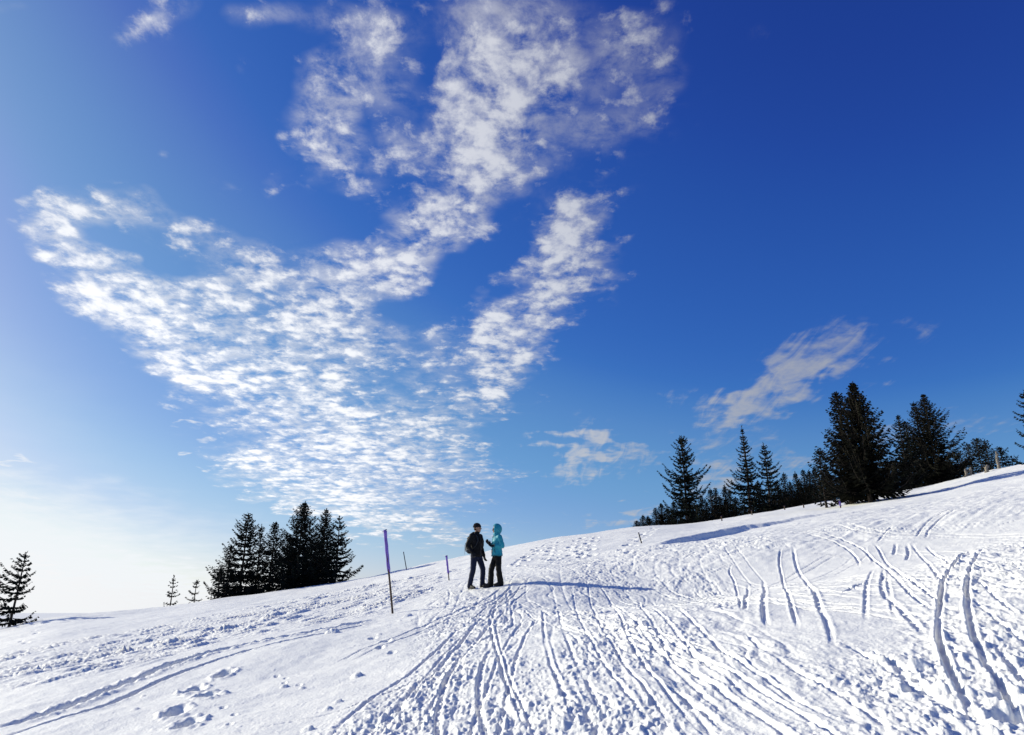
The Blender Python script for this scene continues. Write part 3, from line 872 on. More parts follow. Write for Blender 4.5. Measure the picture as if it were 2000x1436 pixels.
def conifer_meshes(seed, H, W, dense=1.0, bare=0.04, power=0.85, flag=0.0, flag_az=0.0, droop=0.35, ragged=0.25, lean=(0, 0), dead=0.0, stub=0.0, layer=1.0):
    """trunk mesh data and crown mesh data of a spruce: whorls of limbs, each limb carrying flat needle sprays"""
    rng = np.random.default_rng(seed)
    tp = np.linspace(0, 1, 9)
    bend = rng.normal(0, 0.010, 2) * H
    cx = lean[0] * H * tp + bend[0] * np.sin(tp * 3.0)
    cy = lean[1] * H * tp + bend[1] * np.sin(tp * 2.5 + 0.4)
    TP = np.stack([cx, cy, H * tp - 0.4 * (tp == 0)], 1)
    TR = 0.0135 * H * (1 - tp) ** 0.8 + 0.02
    TR[0] *= 1.5
    tv, tf = tube_mesh(TP, TR, 8)
    TVs = [tv]; TFs = [tf]; off = len(tv)
    # limbs
    zs = []
    z = bare * H + 0.2
    while z < 0.985 * H:
        zs.append(z)
        z += (0.20 + 0.16 * rng.random()) * (0.75 + 0.5 * (1 - z / H)) * max(0.6, H / 13.0) ** 0.5 / dense ** 0.5 * layer * (1.0 if layer == 1.0 else rng.uniform(0.6, 1.5))
    CV = []; CF = []; coff = 0
    for z in zs:
        hr = z / H
        env = W * (1 - hr) ** power
        if hr < 0.16:
            env *= 0.72 + 0.28 * hr / 0.16
        gap = 1.0 - ragged * (0.5 + 0.5 * math.sin(hr * 37.0 + seed)) * rng.random()
        nb = max(3, int(round((4.2 + 2.0 * rng.random()) * dense)))
        a0 = rng.random() * 6.283
        for b in range(nb):
            az = a0 + 6.283 * b / nb + rng.normal(0, 0.25)
            L = env * gap * (rng.uniform(0.70, 1.12) if rng.random() < 0.8 else rng.uniform(0.35, 1.3)) * (1.0 + flag * math.cos(az - flag_az)) + 0.06
            if rng.random() < stub:
                L *= rng.uniform(0.25, 0.6)
            nz = float(perlin(np.array([math.cos(az) * 1.3 + seed]), np.array([math.sin(az) * 1.3 + z * 0.9 / max(H / 10.0, 0.4)]), seed)[0])
            L *= 1.0 + 0.42 * nz * min(1.0, ragged * 1.8)
            if L < 0.08:
                continue
            out = np.array([math.cos(az), math.sin(az), 0.0]); side = np.array([-math.sin(az), math.cos(az), 0.0])
            base = np.array([np.interp(hr, tp, cx), np.interp(hr, tp, cy), z])
            rise = 0.55 * hr - droop * (1 - hr) + rng.normal(0, 0.06)     # young limbs climb, old limbs hang
            curl = 0.30 + 0.32 * (1 - hr)
            t = np.linspace(0, 1, 6)
            pz = L * (rise * t - 0.30 * droop * t ** 2 + curl * t ** 3)
            pl = base + np.outer(L * t, out) + np.outer(pz, [0, 0, 1]) + np.outer(0.10 * L * np.sin(t * 2.0) * rng.normal(0, 1), side)
            lr = (0.010 + 0.012 * L / 3.0) * (1 - t) + 0.006
            v, f = tube_mesh(pl, lr, 3)
            TVs.append(v); TFs.append(f + off); off += len(v)
            if rng.random() < dead:
                continue
            # sprays of needles along the limb
            step = 0.115 / dense ** 0.3
            m = max(4, int(L / step * (1.0 if layer == 1.0 else layer * 1.25)))
            s = np.clip((np.arange(m) + rng.random(m)) / m, 0.06, 1.0) ** 0.85
            c = np.stack([np.interp(s, t, pl[:, k]) for k in range(3)], 1)
            sg = np.where(rng.random(m) < 0.5, -1.0, 1.0)
            ln = (0.16 + 0.34 * L * (1.0 - s) ** 0.8 * rng.uniform(0.4, 1.0, m)) * (1 - 0.25 * hr)
            ln = np.minimum(ln, 0.95)
            fw = rng.uniform(0.35, 1.0, m)
            dn = rng.uniform(-0.45, 0.16, m) - 0.22 * (1 - hr)
            d = out[None] * fw[:, None] + side[None] * sg[:, None] * rng.uniform(0.2, 1.0, m)[:, None] + np.array([0, 0, 1.0])[None] * dn[:, None]
            d /= np.linalg.norm(d, axis=1)[:, None]
            w = (0.045 + 0.055 * rng.random(m)) * (0.75 + 0.25 * H / 12.0)
            up = np.array([0, 0, 1.0])[None] + rng.normal(0, 0.45, (m, 3))
            n1 = np.cross(d, up); n1 /= np.linalg.norm(n1, axis=1)[:, None]
            n2 = np.cross(d, n1)
            for nn, ws in ((n1, 1.0), (n2, 0.75)):
                mid = c + d * (ln * 0.42)[:, None]
                V = np.stack([c, mid + nn * (w * ws)[:, None], c + d * ln[:, None], mid - nn * (w * ws)[:, None] - np.array([0, 0, 0.02])], 1).reshape(-1, 3)
                CV.append(V)
                CF.append(np.arange(len(V)).reshape(-1, 4) + coff)
                coff += len(V)
    # leader
    V = []
    top = TP[-1]
    for k in range(10):
        a = rng.random() * 6.283; zz = H - rng.random() * 0.09 * H
        d = np.array([math.cos(a), math.sin(a), 1.6]) * 0.6; q = np.array([np.interp(zz / H, tp, cx), np.interp(zz / H, tp, cy), zz]); l = 0.14 + 0.12 * rng.random()
        nn = np.array([-math.sin(a), math.cos(a), 0]) * 0.04
        V += [q, q + d * l * 0.4 + nn, q + d * l, q + d * l * 0.4 - nn]
    V = np.array(V); CV.append(V); CF.append(np.arange(len(V)).reshape(-1, 4) + coff)
    return (np.vstack(TVs), np.vstack(TFs)), (np.vstack(CV), np.vstack(CF))


def az_r(u, v, r):
    d = pix_dir(u, v)
    h = math.hypot(d[0], d[1])
    return d[0] / h * r, d[1] / h * r, EYE + d[2] / h * r


TREES = []


def plant(u, v, r, hw, seed, label, name='spruce_tree', group=None, mat='needles', sink=0.1, **kw):
    """a spruce whose tip stands at pixel (u, v), r metres away, with half width hw pixels at its foot"""
    x, y, zt = az_r(u, v, r)
    zb = float(macro(np.array([x]), np.array([y]))[0]) - sink
    H = zt - zb
    W = hw / FPX * r
    tr, cr = conifer_meshes(seed, H, W, **kw)
    root = bpy.data.objects.new(name, None)
    root.empty_display_size = 0.5
    COL.objects.link(root)
    root.location = (x, y, zb)
    tag(root, label, 'tree', group)
    link('trunk', new_mesh('trunk', *tr), M['bark'], root)
    link('crown', new_mesh('crown', *cr, smooth=False), M[mat], root)
    TREES.append((root, H))
    return root


GL = 'spruces of the left grove'
DR = float(np.hypot(*ground_at(1672, 985)))
plant(46, 1082, 54, 48, 11, 'wind-bent spruce cut by the left edge of the picture', layer=1.55, dense=1.25, flag=0.35, flag_az=math.pi, ragged=0.7, lean=(0.03, 0), bare=0.05, power=0.7)
plant(485, 1003, 64, 64, 12, 'tall slender spruce at the left end of the left grove', group=GL, layer=1.25, dense=1.35, ragged=0.5, power=0.72)
plant(511, 1027, 68, 36, 13, 'thin-topped spruce second from left peak of the left grove', group=GL, dense=1.1, ragged=0.6, power=0.8)
plant(538, 1020, 66, 52, 14, 'mid-height spruce just left of the tallest spruce in the left grove', group=GL, dense=1.35, ragged=0.45)
plant(596, 981, 63, 76, 15, 'tallest and broadest spruce in the middle of the left grove', group=GL, dense=1.8, ragged=0.4, power=0.92)
plant(638, 995, 66, 54, 16, 'narrow spruce directly right of the tallest in the left grove', group=GL, dense=1.6, ragged=0.45)
plant(663, 1010, 62, 46, 17, 'rightmost spruce of the left grove with open upcurved branches', group=GL, layer=1.55, dense=1.15, ragged=0.35, power=0.75)
plant(452, 1066, 63, 34, 18, 'short bushy spruce at the left foot of the left grove', group=GL, dense=1.2, ragged=0.4, power=0.6)
plant(431, 1112, 62, 20, 19, 'lowest leftmost bushy young spruce of the left grove', group=GL, dense=1.3, power=0.55)
plant(568, 1052, 70, 52, 20, 'dark filler spruce in the shade of the left grove', group=GL, dense=1.2, power=0.6)
plant(621, 1060, 70, 60, 33, 'spruce deep behind the tallest one of the left grove', group=GL, dense=1.2, power=0.55)
plant(340, 1126, 66, 17, 21, 'small young spruce, left of the two lone saplings on the skyline', layer=1.25, dense=0.8, ragged=0.5, power=0.75)
plant(385, 1136, 66, 19, 22, 'small young spruce, right of the two lone saplings on the skyline', layer=1.25, dense=0.85, ragged=0.4, power=0.75)

plant(1330, 853, 67, 52, 23, 'lone ragged spruce with broken top left of the right-hand forest', layer=1.55, dense=1.5, ragged=0.65, power=0.58, bare=0.02, droop=0.25, stub=0.12)
plant(1448, 833, 69, 52, 24, 'spruce with a thin bare-looking spire and broad lower skirt', layer=1.55, dense=1.35, ragged=0.6, power=1.25, stub=0.12)
plant(1491, 867, 71, 44, 25, 'ragged spruce close beside the thin-spired one', layer=1.55, dense=1.35, ragged=0.6, power=0.85, stub=0.15)
plant(1664, 748, DR, 102, 26, 'biggest dense dark spruce of the right side, shading the snow', dense=2.0, ragged=0.3, power=1.02, bare=0.07, mat='needles_old')
plant(1632, 765, DR + 1.5, 56, 27, 'spruce grown into the left flank of the biggest spruce', dense=1.5, ragged=0.35, power=0.7, mat='needles_old')
plant(1600, 880, DR + 3, 24, 28, 'low narrow spruce at the left foot of the biggest spruce', dense=1.3, power=0.55)
GR = 'spruces of the right grove'
plant(1803, 770, 73, 78, 29, 'tall broad spruce leading the grove right of the biggest spruce', group=GR, dense=1.6, ragged=0.45, power=0.98, mat='needles_old')
plant(1783, 786, 76, 42, 30, 'slim spruce tight against the left of the right grove leader', group=GR, dense=1.2, ragged=0.45, power=0.8)
plant(1754, 812, 72, 40, 31, 'left outer spruce of the right grove with ragged side', group=GR, layer=1.25, dense=1.2, ragged=0.5, power=0.78)
plant(1768, 824, 78, 34, 32, 'half-hidden spruce between two peaks of the right grove', group=GR, dense=1.1, ragged=0.4, power=0.6)
plant(2001, 765, 60, 48, 34, 'spruce with layered branches cut by the right edge of the picture', layer=1.55, dense=0.9, ragged=0.75, power=0.6, stub=0.1)
plant(1907, 857, 84, 24, 35, 'bushy spruce, tallest of the small clump behind the stumps', dense=1.3, power=0.5)
plant(1888, 866, 86, 18, 36, 'slim spruce left in the small clump behind the stumps', dense=1.1, power=0.6)
plant(1922, 860, 87, 20, 37, 'spruce right in the small clump behind the stumps', dense=1.2, power=0.55)
plant(1951, 875, 76, 20, 38, 'low bushy spruce beside the pale dead trunk', dense=1.3, power=0.5)
plant(1975, 894, 76, 16, 39, 'knee-high spruce shrub at the skyline near the right edge', dense=1.3, power=0.4)
plant(1872, 884, 92, 26, 40, 'dim spruce filling the gap behind the right grove', dense=1.2, power=0.5)

# the forest behind the crest: four model spruces, each tree its own object
protos = []
for k in range(4):
    protos.append([new_mesh('trunk', *a) if i == 0 else new_mesh('crown', *a, smooth=False)
                   for i, a in enumerate(conifer_meshes(70 + k, 10.0, 1.9 + 0.25 * k, dense=1.3, ragged=0.4, power=0.78 + 0.07 * k))])
    protos[-1][0].materials.append(M['bark']); protos[-1][1].materials.append(M['needles_old' if k == 2 else 'needles'])
rngf = random.Random(3)
FOREST = [(1227, 1031, 74), (1243, 1017, 84), (1256, 1006, 92), (1265, 1007, 93), (1279, 991, 90), (1291, 984, 94), (1302, 992, 88), (1316, 978, 98), (1345, 975, 96), (1360, 985, 88),
          (1369, 966, 100), (1386, 954, 104), (1396, 952, 106), (1405, 970, 96), (1415, 949, 108), (1425, 956, 100), (1437, 972, 92), (1462, 950, 104), (1480, 940, 108),
          (1505, 945, 100), (1516, 938, 106), (1531, 924, 110), (1542, 940, 100), (1552, 922, 112), (1560, 935, 102), (1568, 917, 110), (1580, 918, 114),
          (1590, 914, 112), (1572, 950, 94), (1535, 960, 94), (1500, 965, 92), (1450, 985, 90), (1410, 990, 88), (1375, 995, 86), (1330, 995, 88), (1612, 905, 106), (1588, 945, 96),
          (1525, 955, 98), (1545, 955, 97), (1562, 950, 98), (1580, 945, 99), (1600, 940, 98), (1512, 965, 95), (1490, 975, 95), (1432, 985, 92), (1418, 975, 95), (1398, 985, 92), (1380, 980, 93), (1355, 998, 88), (1310, 1005, 86), (1290, 1005, 88), (1268, 1012, 86), (1620, 930, 100), (1730, 895, 100), (1742, 905, 94), (1765, 880, 104), (1720, 915, 92), (1835, 890, 100), (1850, 895, 96), (1700, 900, 100)]
FLAB = {1227: 'tiniest spruce tip on the skyline, farthest left of the right-hand forest', 1243: 'second tiny spruce from the left end of the right-hand forest',
        1256: 'left one of a close pair of little spruces at the forest edge', 1265: 'right one of a close pair of little spruces at the forest edge',
        1279: 'bushy little spruce at the left foot of the lone ragged spruce', 1386: 'slim spruce peak, left of two between ragged and thin-spired spruces',
        1396: 'slim spruce peak, right of two between ragged and thin-spired spruces', 1415: 'small spruce just left of the thin-spired spruce',
        1531: 'small spruce peak right beside the ragged neighbour of the thin spire'}
for i, (u, v, r) in enumerate(FOREST):
    x, y, zt = az_r(u, v, r)
    zb = float(macro(np.array([x]), np.array([y]))[0]) - 0.2
    s = (zt - zb) / 10.0
    root = bpy.data.objects.new('forest_spruce', None)
    COL.objects.link(root)
    root.location = (x, y, zb)
    wd = min(1.6, max(0.75, s)) * rngf.uniform(1.1, 1.5) / s if s < 1 else rngf.uniform(1.05, 1.4)
    root.scale = (s * wd, s * wd, s)
    root.rotation_euler = (0, 0, rngf.uniform(0, 6.28))
    tag(root, FLAB.get(u, 'small dark spruce in the crowded forest band rising behind the snow crest on the right'), 'tree', 'forest behind the crest on the right')
    p = protos[i % 4]
    for nm, me in zip(('trunk', 'crown'), p):
        link(nm, me, None, root)

# ------------------------------------------------------------------ stakes, stumps and a dead trunk along the crest
M['stake'] = principled('weathered_wood', (0.12, 0.088, 0.062), 0.85, noise=(14.0, (0.06, 0.043, 0.033), 4.0), bump=(60.0, 0.4, 0.004), spec=0.15)
M['grey_wood'] = principled('grey_dead_wood', (0.30, 0.27, 0.22), 0.9, noise=(8.0, (0.14, 0.12, 0.10), 4.0), bump=(30.0, 0.6, 0.01), spec=0.1)
M['purple'] = principled('purple_plastic', (0.21, 0.125, 0.52), 0.45, noise=(5.0, (0.18, 0.105, 0.46), 3.0), bump=(18.0, 0.25, 0.006), spec=0.4)
M['purple_dark'] = principled('purple_fold', (0.06, 0.035, 0.15), 0.5)
M['dark_pole'] = principled('dark_pole_paint', (0.02, 0.024, 0.035), 0.5)


def tube_obj(name, P, Rad, mat, parent=None, sides=8, cap=True):
    v, f = tube_mesh(P, Rad, sides)
    bm = bmesh.new()
    bv = [bm.verts.new(q) for q in v]
    for q in f:
        bm.faces.new([bv[k] for k in q])
    if cap:
        n = len(P)
        bm.faces.new([bv[k] for k in range(sides)][::-1])
        bm.faces.new([bv[(n - 1) * sides + k] for k in range(sides)])
    bmesh.ops.recalc_face_normals(bm, faces=bm.faces)
    me = bpy.data.meshes.new(name)
    bm.to_mesh(me); bm.free()
    for p_ in me.polygons:
        p_.use_smooth = len(p_.vertices) == 4
    return link(name, me, mat, parent)


def leaning(u0, v0, u1, v1, rmax=75.0):
    """foot on the ground at pixel 0, tip seen at pixel 1 at the same depth"""
    b = ground_at(u0, v0, rmax)
    zb = float(surface(b[0], b[1])[0])
    d = pix_dir(u1, v1)
    k = b[1] / d[1]
    top = np.array([d[0] * k, b[1], EYE + d[2] * k])
    return np.array([b[0], b[1], zb]), top


def marker_pole(u0, v0, u1, v1, frac, sleeve_r, wood_r, label):
    foot, top = leaning(u0, v0, u1, v1)
    ax = top - foot
    L = np.linalg.norm(ax)
    root = bpy.data.objects.new('marker_pole', None)
    COL.objects.link(root)
    root.location = foot
    tag(root, label, 'pole', 'purple-sleeved marker poles')
    ts = np.linspace(-0.25 / L, 0.985, 9)
    wob = np.array([0.004 * math.sin(7 * t) for t in ts])
    P = ts[:, None] * ax[None]; P[:, 0] += wob
    tube_obj('wooden_shaft', P, [wood_r * (1.08 - 0.16 * t) for t in ts], M['stake'], root, 8)
    # the sleeve: a flattened plastic tube pulled over the shaft, split and folded at its top
    e = ax / L
    sx = np.array([1, 0, 0]) - e * e[0]; sx /= np.linalg.norm(sx)
    sy = np.cross(e, sx)
    V = []; n = 14; sides = 12
    for i in range(n):
        t = 1 - frac + frac * i / (n - 1)
        w = sleeve_r * (1.0 + 0.10 * math.sin(i * 1.1) * 0.4) * (0.86 if i == 0 else 1.0)
        if t > 0.965:
            w *= 1.12
        for k in range(sides):
            a = 2 * math.pi * k / sides
            V.append(ax * t + sx * (math.cos(a) * w + 0.003 * math.sin(i * 1.7)) + sy * math.sin(a) * w * 0.55 - (e * 0.02 * math.cos(a) if i in (0, n - 1) else 0))
    Fc = [(i * sides + k, i * sides + (k + 1) % sides, (i + 1) * sides + (k + 1) % sides, (i + 1) * sides + k) for i in range(n - 1) for k in range(sides)]
    sl = link('purple_sleeve', new_mesh('purple_sleeve', V, Fc), M['purple'], root)
    md = sl.modifiers.new('wall', 'SOLIDIFY'); md.thickness = 0.003; md.offset = -1
    lip = tube_obj('folded_lip', [ax * 1.0 - sx * sleeve_r * 1.7 - e * 0.035, ax * 1.0 - sx * sleeve_r * 0.9 - e * 0.01, ax * 1.0 + sx * sleeve_r * 0.3 + e * 0.004, ax * 1.0 + sx * sleeve_r * 1.12 + e * 0.012],
                   [0.004, 0.014, 0.016, 0.012], M['purple_dark'], sl, 6)
    return root


marker_pole(767, 1193, 752, 1036, 0.51, 0.042, 0.025, 'large purple-sleeved wooden marker pole nearest the viewer, leaning left')
marker_pole(877, 1135, 872, 1086, 0.73, 0.036, 0.020, 'smaller purple-sleeved marker pole just left of the two people')
marker_pole(1642, 993, 1640, 980, 0.7, 0.05, 0.03, 'tiny distant purple-topped stake in front of the biggest spruce')


def thin_pole(u0, v0, u1, v1, rad, label, name='thin_pole', mat='dark_pole', cat='pole'):
    foot, top = leaning(u0, v0, u1, v1)
    ax = top - foot
    root = bpy.data.objects.new(name, None)
    COL.objects.link(root)
    root.location = foot
    tag(root, label, cat)
    tube_obj('shaft', [ax * t for t in (-0.15, 0.3, 0.6, 0.97)], [rad, rad * 0.97, rad * 0.94, rad * 0.9], M[mat], root, 7)
    tube_obj('cap', [ax * t for t in (0.965, 0.985, 1.0)], [rad * 1.25, rad * 1.3, rad * 0.8], M['purple_dark'], root, 7)
    return root


thin_pole(794, 1113, 788, 1078, 0.035, 'thin dark pole on the skyline between the two purple poles')
thin_pole(1253, 1060, 1247, 1040, 0.03, 'thin leaning stick in the snowfield right of the couple')
for u, v, dv, lab in ((1410, 1017, 9, 'stubby fence stake on the crest below the lone ragged spruce'), (1469, 1006, 9, 'fence stake on the crest under the thin-spired spruce'),
                      (1533, 996, 8, 'fence stake on the crest below the dark forest band'), (1570, 991, 6, 'tiny fence stake midway between forest and biggest spruce'),
                      (1604, 988, 7, 'fence stake just left of the shade under the biggest spruce'), (1633, 983, 10, 'fence stake standing in the shade left of the big trunk'),
                      (1764, 955, 6, 'tiny stake on the crest right of the biggest spruce')):
    thin_pole(u, v, u - 1, v - dv, 0.05, lab, 'fence_stake', 'stake', 'stake')


def stump(u0, v0, u1, v1, rad, seed, label, name):
    foot, top = leaning(u0, v0, u1, v1)
    ax = top - foot
    rng = np.random.default_rng(seed)
    root = bpy.data.objects.new(name, None)
    COL.objects.link(root)
    root.location = foot
    tag(root, label, 'stump')
    ts = [-0.3, 0.0, 0.2, 0.5, 0.8, 1.0]
    tube_obj('trunk', [ax * t + np.array([rng.normal(0, 0.03), 0, 0]) for t in ts], [rad * 1.5, rad * 1.3, rad, rad * 0.9, rad * 0.85, rad * 0.5], M['grey_wood'], root, 9)
    for k in range(3):
        t = 0.35 + 0.2 * k; a = rng.uniform(0, 6.28)
        p = ax * t
        d = np.array([math.cos(a), math.sin(a), 0.4]) * rad * (2.0 + rng.random())
        tube_obj('branch_stub', [p, p + d * 0.6, p + d], [rad * 0.3, rad * 0.2, rad * 0.08], M['grey_wood'], root, 5)
    return root


stump(1951, 914, 1945, 882, 0.11, 1, 'pale leaning dead trunk on the skyline near the right edge', 'dead_trunk')
stump(1928, 922, 1927, 908, 0.14, 2, 'thick pale stump left of the leaning dead trunk', 'tree_stump')
stump(1896, 927, 1896, 913, 0.10, 3, 'narrow upright stump, right one of the close stump pair', 'tree_stump')
stump(1886, 928, 1886, 915, 0.10, 4, 'narrow upright stump, left one of the close stump pair', 'tree_stump')

# ------------------------------------------------------------------ the two people
M['skin'] = principled('skin', (0.36, 0.215, 0.15), 0.6, noise=(12.0, (0.31, 0.18, 0.125), 3.0), spec=0.35)
M['black_cloth'] = principled('black_jacket_cloth', (0.010, 0.010, 0.012), 0.7, noise=(7.0, (0.006, 0.006, 0.008), 3.0), bump=(40.0, 0.3, 0.004), spec=0.10)
M['navy_denim'] = principled('navy_denim', (0.013, 0.017, 0.040), 0.85, noise=(9.0, (0.012, 0.016, 0.038), 4.0), bump=(60.0, 0.3, 0.003), spec=0.15)
M['teal_cloth'] = principled('teal_jacket_cloth', (0.015, 0.285, 0.37), 0.55, noise=(5.0, (0.012, 0.23, 0.31), 3.0), bump=(30.0, 0.25, 0.004), spec=0.3)
M['teal_dark'] = principled('teal_zip_tape', (0.006, 0.09, 0.13), 0.5)
M['ski_trousers'] = principled('black_ski_trousers', (0.008, 0.0075, 0.008), 0.6, noise=(6.0, (0.005, 0.005, 0.005), 3.0), bump=(30.0, 0.3, 0.004), spec=0.12)
M['boot'] = principled('boot_leather', (0.018, 0.015, 0.014), 0.6, bump=(40.0, 0.3, 0.003))
M['glove'] = principled('glove_fleece', (0.011, 0.012, 0.016), 0.85, bump=(70.0, 0.4, 0.003), spec=0.15)
M['hat'] = principled('dark_knit', (0.016, 0.014, 0.017), 0.95, bump=(90.0, 0.5, 0.004), spec=0.1)
M['hair'] = principled('dark_hair', (0.035, 0.022, 0.015), 0.6)
M['lens'] = principled('dark_lens', (0.008, 0.008, 0.010), 0.12, spec=0.6)
M['pack'] = principled('pack_nylon', (0.020, 0.022, 0.028), 0.6, noise=(6.0, (0.012, 0.013, 0.018), 3.0), bump=(50.0, 0.3, 0.003))
M['webbing'] = principled('grey_webbing', (0.34, 0.36, 0.40), 0.6)
M['eye'] = principled('eye', (0.05, 0.04, 0.035), 0.2, spec=0.6)


class Frame:
    """forward, left, up axes of a person or of a head"""
    def __init__(self, origin, fwd):
        self.o = np.array(origin, float)
        f = np.array([fwd[0], fwd[1], 0.0]); self.f = f / np.linalg.norm(f)
        self.l = np.array([-self.f[1], self.f[0], 0.0]); self.u = np.array([0, 0, 1.0])

    def __call__(self, f, l, z):
        return self.o + self.f * f + self.l * l + self.u * z


def rcone(p0, r0, p1, r1, sides=16, flat=1.0):
    """rounded tapered capsule"""
    p0 = np.asarray(p0, float); p1 = np.asarray(p1, float)
    t = p1 - p0; L = np.linalg.norm(t); t = t / (L + 1e-9)
    prof = []
    for k in range(5):
        a = math.pi / 2 * (k / 5.0)
        prof.append((p0 - t * r0 * math.cos(a), max(r0 * math.sin(a), 0.02 * r0)))
    for s in np.linspace(0, 1, max(3, int(L / 0.06))):
        prof.append((p0 + t * L * s, r0 + (r1 - r0) * s))
    for k in range(4, -1, -1):
        a = math.pi / 2 * (k / 5.0)
        prof.append((p1 + t * r1 * math.cos(a), max(r1 * math.sin(a), 0.02 * r1)))
    return _loft([(c, None, None, r) for c, r in prof], t, sides)


def _loft(secs, t, sides):
    a = np.cross(t, [0.3, 0.9, 0.1] if abs(t[1]) < 0.85 else [1.0, 0.1, 0]); a /= np.linalg.norm(a); b = np.cross(t, a)
    V = []
    for c, ax, bx, r in secs:
        A = a * r if ax is None else ax
        B = b * r if bx is None else bx
        for k in range(sides):
            w = 2 * math.pi * k / sides
            V.append(c + A * math.cos(w) + B * math.sin(w))
    n = len(secs)
    F = [[i * sides + k, i * sides + (k + 1) % sides, (i + 1) * sides + (k + 1) % sides, (i + 1) * sides + k] for i in range(n - 1) for k in range(sides)]
    V.append(np.asarray(secs[0][0])); V.append(np.asarray(secs[-1][0]))
    for k in range(sides):
        F.append([len(V) - 2, (k + 1) % sides, k])
        F.append([len(V) - 1, (n - 1) * sides + k, (n - 1) * sides + (k + 1) % sides])
    return V, F


def torso(fr, secs, sides=24):
    """secs: (forward, left, height, half depth, half width)"""
    return _loft([(fr(f, l, z), fr.f * hd, fr.l * hw, 1) for f, l, z, hd, hw in secs], np.array([0, 0, 1.0]), sides)


def ellip(c, ax, bx, cx, n=12, sides=20):
    secs = []
    for i in range(n + 1):
        a = math.pi * i / n
        s = max(math.sin(a), 0.02)
        secs.append((np.asarray(c) - np.asarray(cx) * math.cos(a), np.asarray(ax) * s, np.asarray(bx) * s, 1))
    return _loft(secs, np.array([0, 0, 1.0]), sides)


def fuse(name, pieces, voxel, mat, parent=None, smooth=4, wrinkle=0.0, wseed=0, wscale=9.0):
    """join closed pieces into one continuous skin"""
    V = []; F = []
    for v, f in pieces:
        o = len(V)
        V += [tuple(q) for q in v]
        F += [tuple(i + o for i in q) for q in f]
    me = bpy.data.meshes.new(name)
    me.from_pydata(V, [], F)
    bm = bmesh.new(); bm.from_mesh(me)
    bmesh.ops.recalc_face_normals(bm, faces=bm.faces)
    bm.to_mesh(me); bm.free()
    ob = bpy.data.objects.new(name, me)
    COL.objects.link(ob)
    md = ob.modifiers.new('skin', 'REMESH'); md.mode = 'VOXEL'; md.voxel_size = voxel; md.use_smooth_shade = True
    ms = ob.modifiers.new('soft', 'SMOOTH'); ms.factor = 0.5; ms.iterations = smooth
    dg = bpy.context.evaluated_depsgraph_get()
    ev = ob.evaluated_get(dg)
    out = bpy.data.meshes.new_from_object(ev)
    ob.modifiers.clear()
    ob.data = out
    bpy.data.meshes.remove(me)
    out.name = name
    n = len(out.vertices)
    co = np.empty(n * 3); out.vertices.foreach_get('co', co); co = co.reshape(-1, 3)
    if wrinkle > 0:
        no = np.empty(n * 3); out.vertices.foreach_get('normal', no); no = no.reshape(-1, 3)
        s = co[:, 0] + co[:, 1]
        w = perlin(s * wscale * 0.6 + 3.0, co[:, 2] * wscale * 1.5 + s * 2.0, 700 + wseed) + 0.5 * perlin(s * wscale * 1.6, co[:, 2] * wscale * 2.6, 720 + wseed)
        w = w + 0.5 * perlin((co[:, 0] - co[:, 1]) * wscale, co[:, 2] * wscale, 740 + wseed)
        co = co + no * (wrinkle * w)[:, None]
        out.vertices.foreach_set('co', co.ravel())
    out.polygons.foreach_set('use_smooth', np.ones(len(out.polygons), dtype=bool))
    out.update()
    out.materials.clear(); out.materials.append(mat)
    if parent is not None:
        ob.parent = parent
    return ob


def hand_pieces(fr, wrist, dirv, side, curl, k=1.0):
    """palm, four unequal bent fingers, thumb from the side of the palm; dirv: hand direction, side: towards the thumb"""
    d = np.asarray(dirv, float); d /= np.linalg.norm(d)
    s = np.asarray(side, float); s -= d * (s @ d); s /= np.linalg.norm(s)
    n = np.cross(d, s)                       # palm normal: fingers curl towards -n or n
    P = [rcone(wrist, 0.032 * k, wrist + d * 0.03 * k, 0.034 * k)]
    for j in range(4):
        o = s * (0.030 - 0.020 * j) * k
        P.append(rcone(wrist + d * 0.015 * k + o * 0.7, 0.019 * k, wrist + d * 0.085 * k + o, 0.0145 * k, 10))
        ln = (0.072, 0.080, 0.075, 0.060)[j] * k
        a = wrist + d * 0.088 * k + o * 1.12
        ang = curl
        for q, fr_ in enumerate((0.45, 0.32, 0.26)):
            ang2 = ang + curl * q * 0.8
            b = a + (d * math.cos(ang2) + n * math.sin(ang2)) * ln * fr_
            P.append(rcone(a, (0.0118 - 0.0011 * q) * k, b, (0.0110 - 0.0011 * q) * k, 10))
            a = b
    a = wrist + d * 0.025 * k + s * 0.030 * k
    b = a + (d * 0.75 + s * 0.55 + n * 0.25) * 0.042 * k
    c = b + (d * 0.92 + s * 0.15 + n * 0.35) * 0.036 * k
    P += [rcone(a, 0.0155 * k, b, 0.0130 * k, 10), rcone(b, 0.0128 * k, c, 0.0105 * k, 10)]
    return P


